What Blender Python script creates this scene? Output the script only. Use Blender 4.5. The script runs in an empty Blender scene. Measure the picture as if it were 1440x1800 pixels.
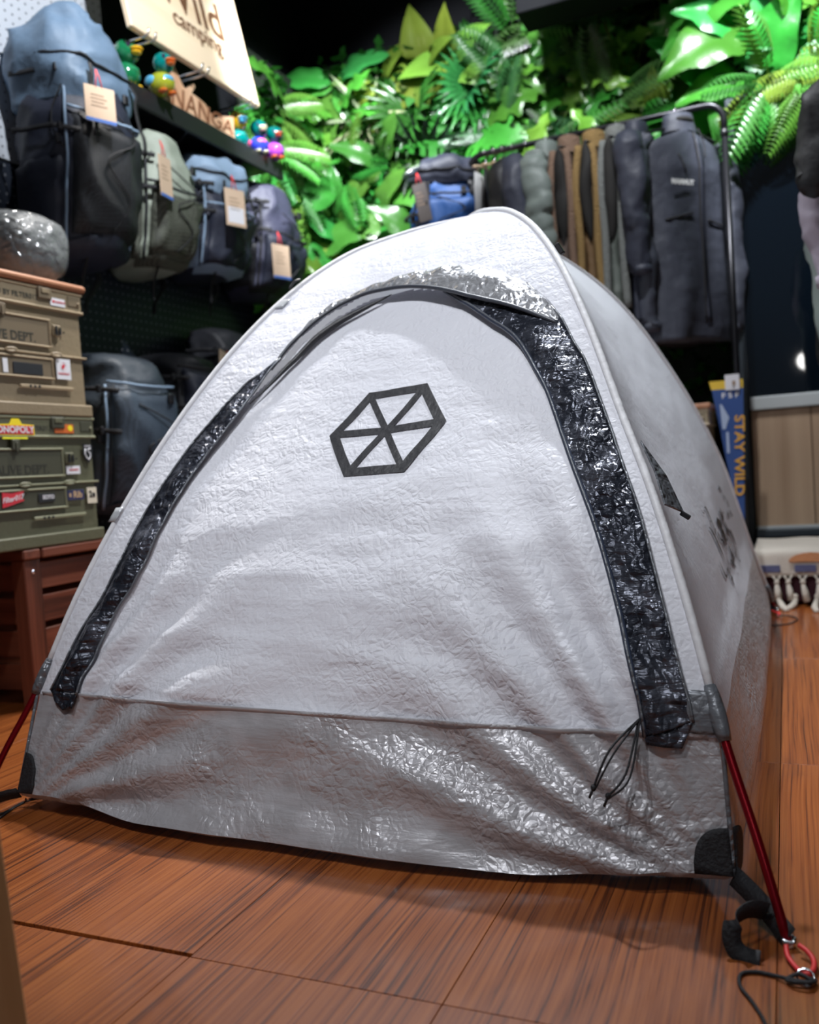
import bpy, math, random
import numpy as np
from mathutils import Vector, Matrix, noise as mnoise
R = math.radians
scene = bpy.context.scene
C = scene.collection

# ------------------------------------------------------------------ camera
def make_camera():
    yaw, pitch, roll = R(-23.3), R(-2.8), R(-3.99)
    f = Vector((math.sin(yaw)*math.cos(pitch), math.cos(yaw)*math.cos(pitch), math.sin(pitch)))
    r = Vector((math.cos(yaw), -math.sin(yaw), 0)); u = r.cross(f)
    r2 = r*math.cos(roll)+u*math.sin(roll); u2 = u*math.cos(roll)-r*math.sin(roll)
    cd = bpy.data.cameras.new('camera'); co = bpy.data.objects.new('camera', cd); C.objects.link(co)
    m = Matrix.Identity(4)
    for i in range(3):
        m[i][0] = r2[i]; m[i][1] = u2[i]; m[i][2] = -f[i]
    m.translation = Vector((0, 0, .6)); co.matrix_world = m
    cd.sensor_fit = 'VERTICAL'; cd.sensor_height = 36; cd.lens = 1550/1800*36; cd.clip_start = .05
    cd.dof.use_dof = True; cd.dof.focus_distance = 1.42; cd.dof.aperture_fstop = 3.2
    scene.camera = co
make_camera()

# ------------------------------------------------------------------ light
w = bpy.data.worlds.new('room_air'); scene.world = w; w.use_nodes = True
w.node_tree.nodes['Background'].inputs[0].default_value = (.75, .85, 1, 1)
w.node_tree.nodes['Background'].inputs[1].default_value = .05
vs = scene.view_settings
vs.view_transform = 'Standard'; vs.look = 'None'; vs.gamma = 1; vs.exposure = .25; vs.use_curve_mapping = False

def spot(loc, aim, watts, angle, col=(.93, .96, 1), size=.045, blend=.5):
    d = bpy.data.lights.new('ceiling_spot', 'SPOT'); o = bpy.data.objects.new('ceiling_spot', d); C.objects.link(o)
    d.energy = watts; d.spot_size = R(angle); d.spot_blend = blend; d.color = col; d.shadow_soft_size = size
    o.location = loc; o.rotation_euler = (Vector(aim)-Vector(loc)).to_track_quat('-Z', 'Y').to_euler()
    return o
spot((-.9, 2.8, 3.15), (-.75, 1.5, .4), 235, 88)                   # key, over the tent: rakes down the front
spot((-.9, -.1, 3.05), (-.75, 1.8, .8), 210, 54, blend=1)                    # from the shop front
spot((.1, -.5, 2.9), (-.65, 1.4, .25), 62, 44, blend=1)
spot((-.75, 3.95, 3.15), (-.85, .9, .0), 520, 48)                   # from behind, throws the shadow towards us
spot((-.9, 1.8, 3.15), (-2.2, 2.8, 2.2), 250, 46)                 # sign, shelf, packs
spot((-1.35, 2.8, 3.15), (-2.15, 4.2, 1.95), 400, 56)               # planting, corner
spot((-1.0, 3.1, 3.15), (-1.5, 4.4, 2.2), 190, 66)                # planting, middle
spot((.0, 3.0, 3.15), (.1, 4.1, 2.05), 330, 48)                     # planting over the window
spot((-.45, 2.7, 3.15), (-.55, 3.95, 1.6), 140, 66)                   # clothes rail
spot((-1.55, 2.75, 3.1), (-1.75, 1.45, .0), 200, 42, (1, .95, .88))  # floor and bench on the left
spot((.5, 2.0, 3.05), (.15, 2.5, 0), 110, 50)                       # aisle on the right

# ------------------------------------------------------------------ mesh helpers
class MB:
    def __init__(s): s.v = []; s.f = []
    def add(s, vs_, fs_):
        n = len(s.v); s.v += [tuple(p) for p in vs_]; s.f += [tuple(i+n for i in f) for f in fs_]; return s
    def box(s, c, d, rot=None, ch=0):
        hx, hy, hz = d[0]/2, d[1]/2, d[2]/2
        if ch <= 0:
            P = [(x*hx, y*hy, z*hz) for x in (-1, 1) for y in (-1, 1) for z in (-1, 1)]
            Fs = [(0, 1, 3, 2), (4, 6, 7, 5), (0, 4, 5, 1), (2, 3, 7, 6), (0, 2, 6, 4), (1, 5, 7, 3)]
        else:
            ch = min(ch, hx*.95, hy*.95, hz*.95); P = []; idx = {}
            for x in (-1, 1):
                for y in (-1, 1):
                    for z in (-1, 1):
                        for k in range(3):
                            q = [x*hx, y*hy, z*hz]
                            for j in range(3):
                                if j != k: q[j] -= (x, y, z)[j]*ch
                            idx[(x, y, z, k)] = len(P); P.append(tuple(q))
            Fs = []
            for k in range(3):
                a, b = [j for j in range(3) if j != k]
                for sg in (-1, 1):
                    loop = []
                    for (p, q) in ((-1, -1), (1, -1), (1, 1), (-1, 1)):
                        t = [0, 0, 0]; t[k] = sg; t[a] = p; t[b] = q; loop.append(idx[(*t, k)])
                    if (sg > 0) == (k == 1): loop.reverse()
                    Fs.append(tuple(loop))
                for p in (-1, 1):
                    for q in (-1, 1):
                        t0 = [0, 0, 0]; t1 = [0, 0, 0]; t0[k] = -1; t1[k] = 1
                        for t in (t0, t1): t[a] = p; t[b] = q
                        Fs.append((idx[(*t0, a)], idx[(*t1, a)], idx[(*t1, b)], idx[(*t0, b)]))
            for x in (-1, 1):
                for y in (-1, 1):
                    for z in (-1, 1): Fs.append(tuple(idx[(x, y, z, k)] for k in range(3)))
        M = rot if rot else Matrix.Identity(3); c = Vector(c)
        return s.add([c+M @ Vector(p) for p in P], Fs)
    def tube(s, pts, r, n=8, closed=False, flat=None):
        pts = [Vector(p) for p in pts]; N = len(pts); rings = []
        up = Vector((0, 0, 1)); prev = None
        for i, p in enumerate(pts):
            if closed: t = pts[(i+1) % N]-pts[i-1]
            else: t = pts[min(i+1, N-1)]-pts[max(i-1, 0)]
            if t.length < 1e-9: t = Vector((0, 0, 1))
            t.normalize()
            if prev is None:
                a = t.cross(up) if abs(t.dot(up)) < .95 else t.cross(Vector((1, 0, 0)))
            else: a = prev-t*prev.dot(t)
            a.normalize(); prev = a; b = t.cross(a)
            rr = r[i] if isinstance(r, (list, tuple)) else r
            ra, rb = (rr, rr*flat) if flat else (rr, rr)
            rings.append([p+a*ra*math.cos(2*math.pi*k/n)+b*rb*math.sin(2*math.pi*k/n) for k in range(n)])
        return s.loft(rings, closed=closed, caps=not closed)
    def ribbon(s, pts, side, wd, th):
        """flat band: pts centre line, side = vector(s) across, wd width, th thickness"""
        pts = [Vector(p) for p in pts]; N = len(pts); rings = []
        for i, p in enumerate(pts):
            t = (pts[min(i+1, N-1)]-pts[max(i-1, 0)]).normalized()
            sd = Vector(side[i] if isinstance(side, list) else side); sd = (sd-t*sd.dot(t)).normalized(); n = t.cross(sd)
            rings.append([p+sd*wd/2+n*th/2, p-sd*wd/2+n*th/2, p-sd*wd/2-n*th/2, p+sd*wd/2-n*th/2])
        return s.loft(rings)
    def loft(s, rings, closed=False, caps=True, wrap=True):
        n = len(rings[0]); N = len(rings); V = [p for r_ in rings for p in r_]; Fs = []
        for i in range(N if closed else N-1):
            j = (i+1) % N
            for k in range(n if wrap else n-1):
                l = (k+1) % n; Fs.append((i*n+k, i*n+l, j*n+l, j*n+k))
        if caps and not closed and wrap:
            Fs.append(tuple(range(n-1, -1, -1))); Fs.append(tuple((N-1)*n+k for k in range(n)))
        return s.add(V, Fs)
    def grid(s, fn, nu, nv, keep=None):
        V = [fn(i/nu, j/nv) for j in range(nv+1) for i in range(nu+1)]; Fs = []
        for j in range(nv):
            for i in range(nu):
                if keep is None or keep((i+.5)/nu, (j+.5)/nv):
                    a = j*(nu+1)+i; Fs.append((a, a+1, a+nu+2, a+nu+1))
        return s.add(V, Fs)
    def ball(s, c, rad, nu=16, nv=10, fn=None):
        c = Vector(c); rings = []
        for j in range(nv+1):
            th = math.pi*(j/nv*.98+.01)
            ring = []
            for i in range(nu):
                ph = 2*math.pi*i/nu
                p = Vector((rad[0]*math.sin(th)*math.cos(ph), rad[1]*math.sin(th)*math.sin(ph), -rad[2]*math.cos(th)))
                ring.append(c+(fn(p) if fn else p))
            rings.append(ring)
        return s.loft(rings)
    def prism(s, poly, fn, th):
        """poly 2-D outline -> slab; fn maps (a,b,h) to a point"""
        n = len(poly); V = [fn(a, b, 0) for a, b in poly]+[fn(a, b, th) for a, b in poly]
        return s.add(V, [tuple(range(n-1, -1, -1)), tuple(range(n, 2*n))]+[(i, (i+1) % n, n+(i+1) % n, n+i) for i in range(n)])

def crumple(mb, amp, sc, seed=0, amp2=0, sc2=30):
    """soft cloth creases: ridged noise pushed along a noise direction"""
    out = []
    for p in mb.v:
        q = Vector(p); a_ = Vector((q.x*sc[0]+seed, q.y*sc[1]+seed*.7, q.z*sc[2]))
        n = mnoise.noise_vector(a_); r_ = 1-abs(mnoise.noise(a_*1.7))
        out.append(q+n*amp*(.4+r_**4)+(mnoise.noise_vector(q*sc2)*amp2 if amp2 else Vector((0, 0, 0))))
    mb.v = [tuple(p) for p in out]; return mb
def wloc(o):
    p = Vector((0, 0, 0))
    while o: p += o.location; o = o.parent
    return p
def mk(name, mb, mat, parent=None, world=False, smooth=True, solid=0, sub=0):
    V = mb.v
    if world and parent:
        b = wloc(parent); V = [(p[0]-b.x, p[1]-b.y, p[2]-b.z) for p in V]
    me = bpy.data.meshes.new(name); me.from_pydata(V, [], mb.f); me.validate()
    if smooth: me.polygons.foreach_set('use_smooth', [True]*len(me.polygons))
    me.materials.append(mat)
    o = bpy.data.objects.new(name, me); C.objects.link(o)
    if parent: o.parent = parent
    if solid:
        m = o.modifiers.new('solid', 'SOLIDIFY'); m.thickness = solid; m.offset = 0
    if sub:
        m = o.modifiers.new('sub', 'SUBSURF'); m.levels = m.render_levels = sub
    return o
def tag(o, label=None, cat=None, group=None, kind=None):
    if label: o['label'] = label
    if cat: o['category'] = cat
    if group: o['group'] = group
    if kind: o['kind'] = kind
    return o
def thing(name, loc, label, cat, group=None, rot=(0, 0, 0)):
    o = bpy.data.objects.new(name, None); o.empty_display_size = .05; C.objects.link(o)
    o.location = loc; o.rotation_euler = rot
    return tag(o, label, cat, group)
FONTS = {}
def text(name, body, size, fn, mat, parent, th=.0006, align='CENTER', bold=0, shear=0, world=False, sx=1):
    """lettering as thin solid geometry; fn maps (a, b, h) -> point, a along the line, b up, h off the surface"""
    cu = bpy.data.curves.new(name, 'FONT'); cu.body = body; cu.size = size; cu.align_x = align; cu.align_y = 'CENTER'
    cu.offset = bold; cu.shear = shear; cu.extrude = th/2; cu.resolution_u = 3
    t = bpy.data.objects.new(name, cu); C.objects.link(t)
    dg = bpy.context.evaluated_depsgraph_get(); me = bpy.data.meshes.new_from_object(t.evaluated_get(dg))
    bpy.data.objects.remove(t); mb = MB()
    mb.add([fn(v.co.x*sx, v.co.y, v.co.z+th/2) for v in me.vertices], [tuple(p.vertices) for p in me.polygons])
    return mk(name, mb, mat, parent, world=world, smooth=False)

# ------------------------------------------------------------------ materials
MATS = {}
def ntree(name):
    m = bpy.data.materials.new(name); m.use_nodes = True; nt = m.node_tree
    return m, nt, nt.nodes['Principled BSDF']
def N(nt, kind, **kw):
    n = nt.nodes.new(kind)
    for k, v in kw.items():
        if hasattr(n, k): setattr(n, k, v)
        else: n.inputs[k].default_value = v
    return n
def mat(name, c, r=.5, m=0, var=.0, vs_=6, bump=0, bs=80, coat=0, stretch=(1, 1, 1), spec=.5, transl=0, emit=0, sheen=0, rv=0, alpha=1, dist=.02, ridged=False):
    if name in MATS: return MATS[name]
    M_, nt, b = ntree(name); L = nt.links
    c = (*c, 1); b.inputs['Base Color'].default_value = c; b.inputs['Roughness'].default_value = r; b.inputs['Metallic'].default_value = m
    b.inputs['Coat Weight'].default_value = coat; b.inputs['Specular IOR Level'].default_value = spec; b.inputs['Alpha'].default_value = alpha
    if sheen: b.inputs['Sheen Weight'].default_value = sheen
    if emit:
        b.inputs['Emission Color'].default_value = c; b.inputs['Emission Strength'].default_value = emit
    tc = N(nt, 'ShaderNodeTexCoord'); mp = N(nt, 'ShaderNodeMapping'); mp.inputs['Scale'].default_value = stretch
    L.new(tc.outputs['Object'], mp.inputs['Vector'])
    if var:
        n = N(nt, 'ShaderNodeTexNoise'); n.inputs['Scale'].default_value = vs_; n.inputs['Detail'].default_value = 4; L.new(mp.outputs[0], n.inputs['Vector'])
        h = N(nt, 'ShaderNodeMixRGB', blend_type='MIX'); h.inputs[1].default_value = tuple(x*(1-var) for x in c[:3])+(1,); h.inputs[2].default_value = tuple(min(1, x*(1+var)) for x in c[:3])+(1,)
        L.new(n.outputs['Fac'], h.inputs[0])
        if rv:      # each copy a little lighter, darker, yellower
            oi = N(nt, 'ShaderNodeObjectInfo'); q = N(nt, 'ShaderNodeHueSaturation'); L.new(h.outputs[0], q.inputs['Color'])
            a1 = N(nt, 'ShaderNodeMath', operation='MULTIPLY_ADD'); a1.inputs[1].default_value = 2*rv; a1.inputs[2].default_value = 1-rv; L.new(oi.outputs['Random'], a1.inputs[0]); L.new(a1.outputs[0], q.inputs['Value'])
            a2 = N(nt, 'ShaderNodeMath', operation='PINGPONG'); a2.inputs[1].default_value = .07; L.new(oi.outputs['Random'], a2.inputs[0])
            a3 = N(nt, 'ShaderNodeMath', operation='ADD'); a3.inputs[1].default_value = .455; L.new(a2.outputs[0], a3.inputs[0]); L.new(a3.outputs[0], q.inputs['Hue'])
            q.inputs['Saturation'].default_value = .93; h = q
        L.new(h.outputs[0], b.inputs['Base Color'])
    if bump:
        n = N(nt, 'ShaderNodeTexNoise'); n.inputs['Scale'].default_value = bs; n.inputs['Detail'].default_value = 5
        if ridged: n.noise_type = 'RIDGED_MULTIFRACTAL'
        L.new(mp.outputs[0], n.inputs['Vector'])
        bp = N(nt, 'ShaderNodeBump'); bp.inputs['Strength'].default_value = bump; bp.inputs['Distance'].default_value = dist
        L.new(n.outputs['Fac'], bp.inputs['Height']); L.new(bp.outputs[0], b.inputs['Normal'])
    if transl:
        out = nt.nodes['Material Output']; t = N(nt, 'ShaderNodeBsdfTranslucent'); mx = N(nt, 'ShaderNodeMixShader'); mx.inputs[0].default_value = transl
        t.inputs['Color'].default_value = c
        if var: L.new(h.outputs[0], t.inputs['Color'])
        L.new(b.outputs[0], mx.inputs[1]); L.new(t.outputs[0], mx.inputs[2]); L.new(mx.outputs[0], out.inputs[0])
    MATS[name] = M_; return M_
def crinkle(name, c, r, m, amp, transl=0, c2=None, scale=1.0, cov=.5, alpha=1.0, lo=.35, streak=.25):
    """laminate cloth: network of fine creases over broad folds"""
    M_, nt, b = ntree(name); L = nt.links
    b.inputs['Roughness'].default_value = r; b.inputs['Metallic'].default_value = m; b.inputs['Base Color'].default_value = (*c, 1); b.inputs['Alpha'].default_value = alpha
    tc = N(nt, 'ShaderNodeTexCoord')
    wn = N(nt, 'ShaderNodeTexNoise'); wn.inputs['Scale'].default_value = 9*scale; wn.inputs['Detail'].default_value = 3; L.new(tc.outputs['Object'], wn.inputs['Vector'])
    wa = N(nt, 'ShaderNodeMixRGB', blend_type='ADD'); wa.inputs[0].default_value = .06/scale
    L.new(tc.outputs['Object'], wa.inputs[1]); L.new(wn.outputs['Color'], wa.inputs[2])
    v1 = N(nt, 'ShaderNodeTexVoronoi', feature='DISTANCE_TO_EDGE'); v1.inputs['Scale'].default_value = 34*scale; L.new(wa.outputs[0], v1.inputs['Vector'])
    n1 = N(nt, 'ShaderNodeTexNoise', noise_type='RIDGED_MULTIFRACTAL'); n1.inputs['Scale'].default_value = 17*scale; n1.inputs['Detail'].default_value = 6; L.new(wa.outputs[0], n1.inputs['Vector'])
    mp = N(nt, 'ShaderNodeMapping'); mp.inputs['Scale'].default_value = (3, 6, 22); mp.inputs['Rotation'].default_value = (0, .35, 0); L.new(tc.outputs['Object'], mp.inputs['Vector'])
    n2 = N(nt, 'ShaderNodeTexNoise'); n2.inputs['Scale'].default_value = 2.2*scale; n2.inputs['Detail'].default_value = 5; L.new(mp.outputs[0], n2.inputs['Vector'])
    v2 = N(nt, 'ShaderNodeTexVoronoi', feature='DISTANCE_TO_EDGE'); v2.inputs['Scale'].default_value = 75*scale; L.new(wa.outputs[0], v2.inputs['Vector'])
    nm = N(nt, 'ShaderNodeTexNoise'); nm.inputs['Scale'].default_value = 4.5*scale; nm.inputs['Detail'].default_value = 2; L.new(tc.outputs['Object'], nm.inputs['Vector'])
    mr = N(nt, 'ShaderNodeMapRange'); mr.inputs['From Min'].default_value = .38; mr.inputs['From Max'].default_value = .62; mr.inputs['To Min'].default_value = lo; L.new(nm.outputs['Fac'], mr.inputs['Value'])
    def mul(src, k, add=None):
        q = N(nt, 'ShaderNodeMath', operation='MULTIPLY_ADD' if add else 'MULTIPLY'); q.inputs[1].default_value = k; L.new(src, q.inputs[0])
        if add: L.new(add, q.inputs[2])
        return q.outputs[0]
    h_ = mul(v1.outputs['Distance'], .45); h_ = mul(v2.outputs['Distance'], .28, h_); h_ = mul(n1.outputs['Fac'], .15, h_)
    mm = N(nt, 'ShaderNodeMath', operation='MULTIPLY'); L.new(h_, mm.inputs[0]); L.new(mr.outputs[0], mm.inputs[1])
    s2 = N(nt, 'ShaderNodeMath', operation='MULTIPLY_ADD'); s2.inputs[1].default_value = streak; L.new(n2.outputs['Fac'], s2.inputs[0]); L.new(mm.outputs[0], s2.inputs[2])
    bp = N(nt, 'ShaderNodeBump'); bp.inputs['Strength'].default_value = 1; bp.inputs['Distance'].default_value = amp
    L.new(s2.outputs[0], bp.inputs['Height']); L.new(bp.outputs[0], b.inputs['Normal'])
    col = None
    if c2:
        n3 = N(nt, 'ShaderNodeTexNoise'); n3.inputs['Scale'].default_value = 14*scale; n3.inputs['Detail'].default_value = 6; L.new(wa.outputs[0], n3.inputs['Vector'])
        rp = N(nt, 'ShaderNodeValToRGB'); rp.color_ramp.elements[0].position = cov-.07; rp.color_ramp.elements[1].position = cov+.07
        rp.color_ramp.elements[0].color = (*c, 1); rp.color_ramp.elements[1].color = (*c2, 1)
        L.new(n3.outputs['Fac'], rp.inputs[0]); L.new(rp.outputs[0], b.inputs['Base Color']); col = rp.outputs[0]
    if transl:
        out = nt.nodes['Material Output']; t = N(nt, 'ShaderNodeBsdfTranslucent'); t.inputs['Color'].default_value = (*c, 1); mx = N(nt, 'ShaderNodeMixShader'); mx.inputs[0].default_value = transl
        L.new(bp.outputs[0], t.inputs['Normal'])
        L.new(b.outputs[0], mx.inputs[1]); L.new(t.outputs[0], mx.inputs[2]); L.new(mx.outputs[0], out.inputs[0])
    return M_
def wood(name, dark, mid, light, along=1, fine=26, r=.4, coat=0, rnd=True, broad=2.2, warp=.05, bw=.45, pos=(.40, .5, .66)):
    M_, nt, b = ntree(name); L = nt.links
    tc = N(nt, 'ShaderNodeTexCoord'); oi = N(nt, 'ShaderNodeObjectInfo')
    mp = N(nt, 'ShaderNodeMapping'); sc = [fine]*3; sc[along] = fine*.008; mp.inputs['Scale'].default_value = sc
    of = N(nt, 'ShaderNodeMath', operation='MULTIPLY'); of.inputs[1].default_value = 40 if rnd else 0; L.new(oi.outputs['Random'], of.inputs[0]); L.new(of.outputs[0], mp.inputs['Location'])
    wv = N(nt, 'ShaderNodeTexNoise'); wv.inputs['Scale'].default_value = 1.2; L.new(tc.outputs['Object'], wv.inputs['Vector'])
    ad = N(nt, 'ShaderNodeMixRGB', blend_type='ADD'); ad.inputs[0].default_value = warp; L.new(tc.outputs['Object'], ad.inputs[1]); L.new(wv.outputs['Color'], ad.inputs[2])
    L.new(ad.outputs[0], mp.inputs['Vector'])
    n1 = N(nt, 'ShaderNodeTexNoise'); n1.inputs['Scale'].default_value = 1; n1.inputs['Detail'].default_value = 8; n1.inputs['Roughness'].default_value = .65; L.new(mp.outputs[0], n1.inputs['Vector'])
    m2 = N(nt, 'ShaderNodeMapping'); s2 = [broad*4]*3; s2[along] = broad*.35; m2.inputs['Scale'].default_value = s2; L.new(ad.outputs[0], m2.inputs['Vector']); L.new(of.outputs[0], m2.inputs['Location'])
    n2 = N(nt, 'ShaderNodeTexNoise'); n2.inputs['Scale'].default_value = 1; n2.inputs['Detail'].default_value = 3; L.new(m2.outputs[0], n2.inputs['Vector'])
    mx = N(nt, 'ShaderNodeMath', operation='MULTIPLY_ADD'); mx.inputs[1].default_value = bw; L.new(n2.outputs['Fac'], mx.inputs[0])
    k = N(nt, 'ShaderNodeMath', operation='MULTIPLY'); k.inputs[1].default_value = 1.05-bw; L.new(n1.outputs['Fac'], k.inputs[0]); L.new(k.outputs[0], mx.inputs[2])
    rp = N(nt, 'ShaderNodeValToRGB'); e = rp.color_ramp.elements
    e[0].position = pos[0]; e[0].color = (*dark, 1); e[1].position = pos[2]; e[1].color = (*light, 1); q = e.new(pos[1]); q.color = (*mid, 1)
    L.new(mx.outputs[0], rp.inputs[0]); L.new(rp.outputs[0], b.inputs['Base Color'])
    b.inputs['Roughness'].default_value = r; b.inputs['Coat Weight'].default_value = coat; b.inputs['Coat Roughness'].default_value = .12
    bp = N(nt, 'ShaderNodeBump'); bp.inputs['Strength'].default_value = .25; bp.inputs['Distance'].default_value = .002; L.new(n1.outputs['Fac'], bp.inputs['Height']); L.new(bp.outputs[0], b.inputs['Normal'])
    return M_
def mesh_cloth(name, c, c2, scale=160, r=.6):
    """net fabric: fine diamond weave"""
    M_, nt, b = ntree(name); L = nt.links
    tc = N(nt, 'ShaderNodeTexCoord'); mp = N(nt, 'ShaderNodeMapping'); mp.inputs['Rotation'].default_value = (.785, 0, 0); L.new(tc.outputs['Object'], mp.inputs['Vector'])
    ck = N(nt, 'ShaderNodeTexChecker'); ck.inputs['Scale'].default_value = scale; ck.inputs[1].default_value = (*c, 1); ck.inputs[2].default_value = (*c2, 1)
    L.new(mp.outputs[0], ck.inputs['Vector']); L.new(ck.outputs['Color'], b.inputs['Base Color']); b.inputs['Roughness'].default_value = r
    bp = N(nt, 'ShaderNodeBump'); bp.inputs['Strength'].default_value = .5; bp.inputs['Distance'].default_value = .004; L.new(ck.outputs['Fac'], bp.inputs['Height']); L.new(bp.outputs[0], b.inputs['Normal'])
    return M_
def pegboard_mat(name, c, hole, step=.032):
    M_, nt, b = ntree(name); L = nt.links
    tc = N(nt, 'ShaderNodeTexCoord'); sp = N(nt, 'ShaderNodeSeparateXYZ'); L.new(tc.outputs['Object'], sp.inputs[0]); ds = []
    for ax in ('Y', 'Z'):
        q = N(nt, 'ShaderNodeMath', operation='PINGPONG'); q.inputs[1].default_value = step/2; L.new(sp.outputs[ax], q.inputs[0])
        w_ = N(nt, 'ShaderNodeMath', operation='POWER'); w_.inputs[1].default_value = 2; L.new(q.outputs[0], w_.inputs[0]); ds.append(w_)
    ad = N(nt, 'ShaderNodeMath', operation='ADD'); L.new(ds[0].outputs[0], ad.inputs[0]); L.new(ds[1].outputs[0], ad.inputs[1])
    lt = N(nt, 'ShaderNodeMath', operation='LESS_THAN'); lt.inputs[1].default_value = .0042**2; L.new(ad.outputs[0], lt.inputs[0])
    mx = N(nt, 'ShaderNodeMixRGB'); mx.inputs[1].default_value = (*c, 1); mx.inputs[2].default_value = (*hole, 1); L.new(lt.outputs[0], mx.inputs[0]); L.new(mx.outputs[0], b.inputs['Base Color'])
    b.inputs['Roughness'].default_value = .45
    return M_

black = mat('black_cloth', (.012, .012, .015), .7, bump=.3, bs=200)
blackp = mat('black_plastic', (.015, .015, .018), .35)
blackm = mat('black_metal', (.02, .02, .024), .3, m=.6)
chrome = mat('chrome', (.7, .7, .72), .2, m=1)
white = mat('white_print', (.85, .85, .85), .5)
redcord = mat('red_cord', (.7, .04, .04), .5)

# ================================================================== the room
floor_m = wood('floor_wood', (.070, .016, .004), (.235, .058, .0105), (.34, .100, .021), along=1, fine=180, r=.38, coat=.5, warp=.03, bw=.25, pos=(.41, .485, .62), broad=2.6)
grout = mat('floor_joint', (.03, .018, .012), .8)
wallb = mat('black_paint', (.003, .0035, .005), .8, spec=.15)
fl = mk('floor', MB().box((-.6, 2.2, -.017), (4.2, 5.6, .014)), grout, smooth=False); tag(fl, kind='structure')
tm = {}
for ix in range(11):
    for iy in range(-1, 5):
        x1 = -.036+.345*(4-ix); x0 = x1-.345; y0 = .88*iy; y1 = y0+.88
        x0 = max(x0, -2.42); x1 = min(x1, 1.3); y0 = max(y0, -.5); y1 = min(y1, 4.5)
        if x1-x0 < .02 or y1-y0 < .02: continue
        g = .0005
        gy = .007 if (iy == 1 and x1 < -.7 and x1 > -1.2) else g
        o = mk('floor_tile', MB().box(((x0+x1)/2, (y0+gy+y1-g)/2, -.005), (x1-x0-2*g, y1-y0-gy-g, .010), ch=.0006), floor_m, fl, smooth=False)
for nm, c, d in (('wall_left', (-2.47, 2, 1.6), (.1, 5.2, 3.3)), ('wall_back', (-.6, 4.58, 1.6), (4.2, .1, 3.3)), ('wall_right', (1.4, 2, 1.6), (.1, 5.2, 3.3))):
    tag(mk(nm, MB().box(c, d), wallb, smooth=False), kind='structure')
tag(mk('ceiling', MB().box((-.6, 2, 3.3), (4.2, 5.3, .1)), wallb, smooth=False), kind='structure')

tag(mk('trim_1', MB().box((-.58, 4.02, 2.93), (.86, .20, .72), ch=.004), wallb, smooth=False), kind='structure')
# ================================================================== the tent
FEET = {'FL': (-1.452, 1.183), 'FR': (-.023, 1.105), 'BR': (-.058, 3.38), 'BL': (-1.48, 3.45)}
CORN = {'FL': (-1.375, 1.215, .035), 'FR': (-.088, 1.20, .035), 'BR': (-.085, 3.33, .02), 'BL': (-1.40, 3.30, .03)}
PROF = {
 'FL': ([0, .018, .048, .081, .116, .197, .284, .346, .412, .484, .5], [0, .088, .212, .376, .524, .80, 1.015, 1.12, 1.19, 1.245, 1.255]),
 'FR': ([0, .018, .048, .081, .116, .15, .197, .24, .284, .346, .412, .484, .5], [0, .088, .215, .391, .544, .663, .834, .96, 1.055, 1.145, 1.205, 1.25, 1.255]),
 'BR': ([0, .02, .05, .1, .15, .2, .25, .3, .35, .4, .45, .5], [0, .10, .25, .53, .72, .87, .995, 1.09, 1.155, 1.20, 1.24, 1.255]),
 'BL': ([0, .02, .05, .1, .15, .2, .25, .3, .35, .4, .45, .5], [0, .10, .25, .50, .68, .82, .94, 1.04, 1.12, 1.18, 1.235, 1.255])}
CEN = (-.75, 2.28); T0 = .055; NT = 1000
def hermite(x, xs, ys, m):
    i = int(np.clip(np.searchsorted(xs, x)-1, 0, len(xs)-2)); h = xs[i+1]-xs[i]; t = (x-xs[i])/h
    return (2*t**3-3*t**2+1)*ys[i]+(t**3-2*t**2+t)*h*m[i]+(-2*t**3+3*t**2)*ys[i+1]+(t**3-t**2)*h*m[i+1]
POLE = {}; EDGE = {}
for k in FEET:
    xs, ys = np.array(PROF[k][0]), np.array(PROF[k][1]); m_ = np.gradient(ys, xs)
    f_ = FEET[k]; tab = []
    for i in range(NT+1):
        s_ = .5*i/NT; q = s_/.5
        tab.append(Vector((f_[0]+(CEN[0]-f_[0])*q, f_[1]+(CEN[1]-f_[1])*q, float(hermite(s_, xs, ys, m_)))))
    POLE[k] = tab; i0 = int(T0/.5*NT); a_ = Vector(CORN[k])
    EDGE[k] = [a_.lerp(tab[i0], i/i0) if i < i0 else tab[i] for i in range(NT+1)]
def tabv(tab, t):
    x = min(max(t, 0), .5)/.5*NT; i = min(int(x), NT-1); return tab[i].lerp(tab[i+1], x-i)
def pole(k, s): return tabv(POLE[k], s)
def raw(a, b, w_, t): return tabv(EDGE[a], t).lerp(tabv(EDGE[b], t), w_)
def rawn(a, b, w_, t):
    e = 2e-3; tt = min(max(t, e), .5-3*e)
    du = raw(a, b, 1, tt)-raw(a, b, 0, tt); dv = raw(a, b, w_, tt+e)-raw(a, b, w_, tt-e)
    n = du.cross(dv); return n.normalized() if n.length > 1e-9 else Vector((0, 0, 1))
def fnoise(p, s): return mnoise.noise(Vector((p[0]*s[0], p[1]*s[1], p[2]*s[2])))
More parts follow.
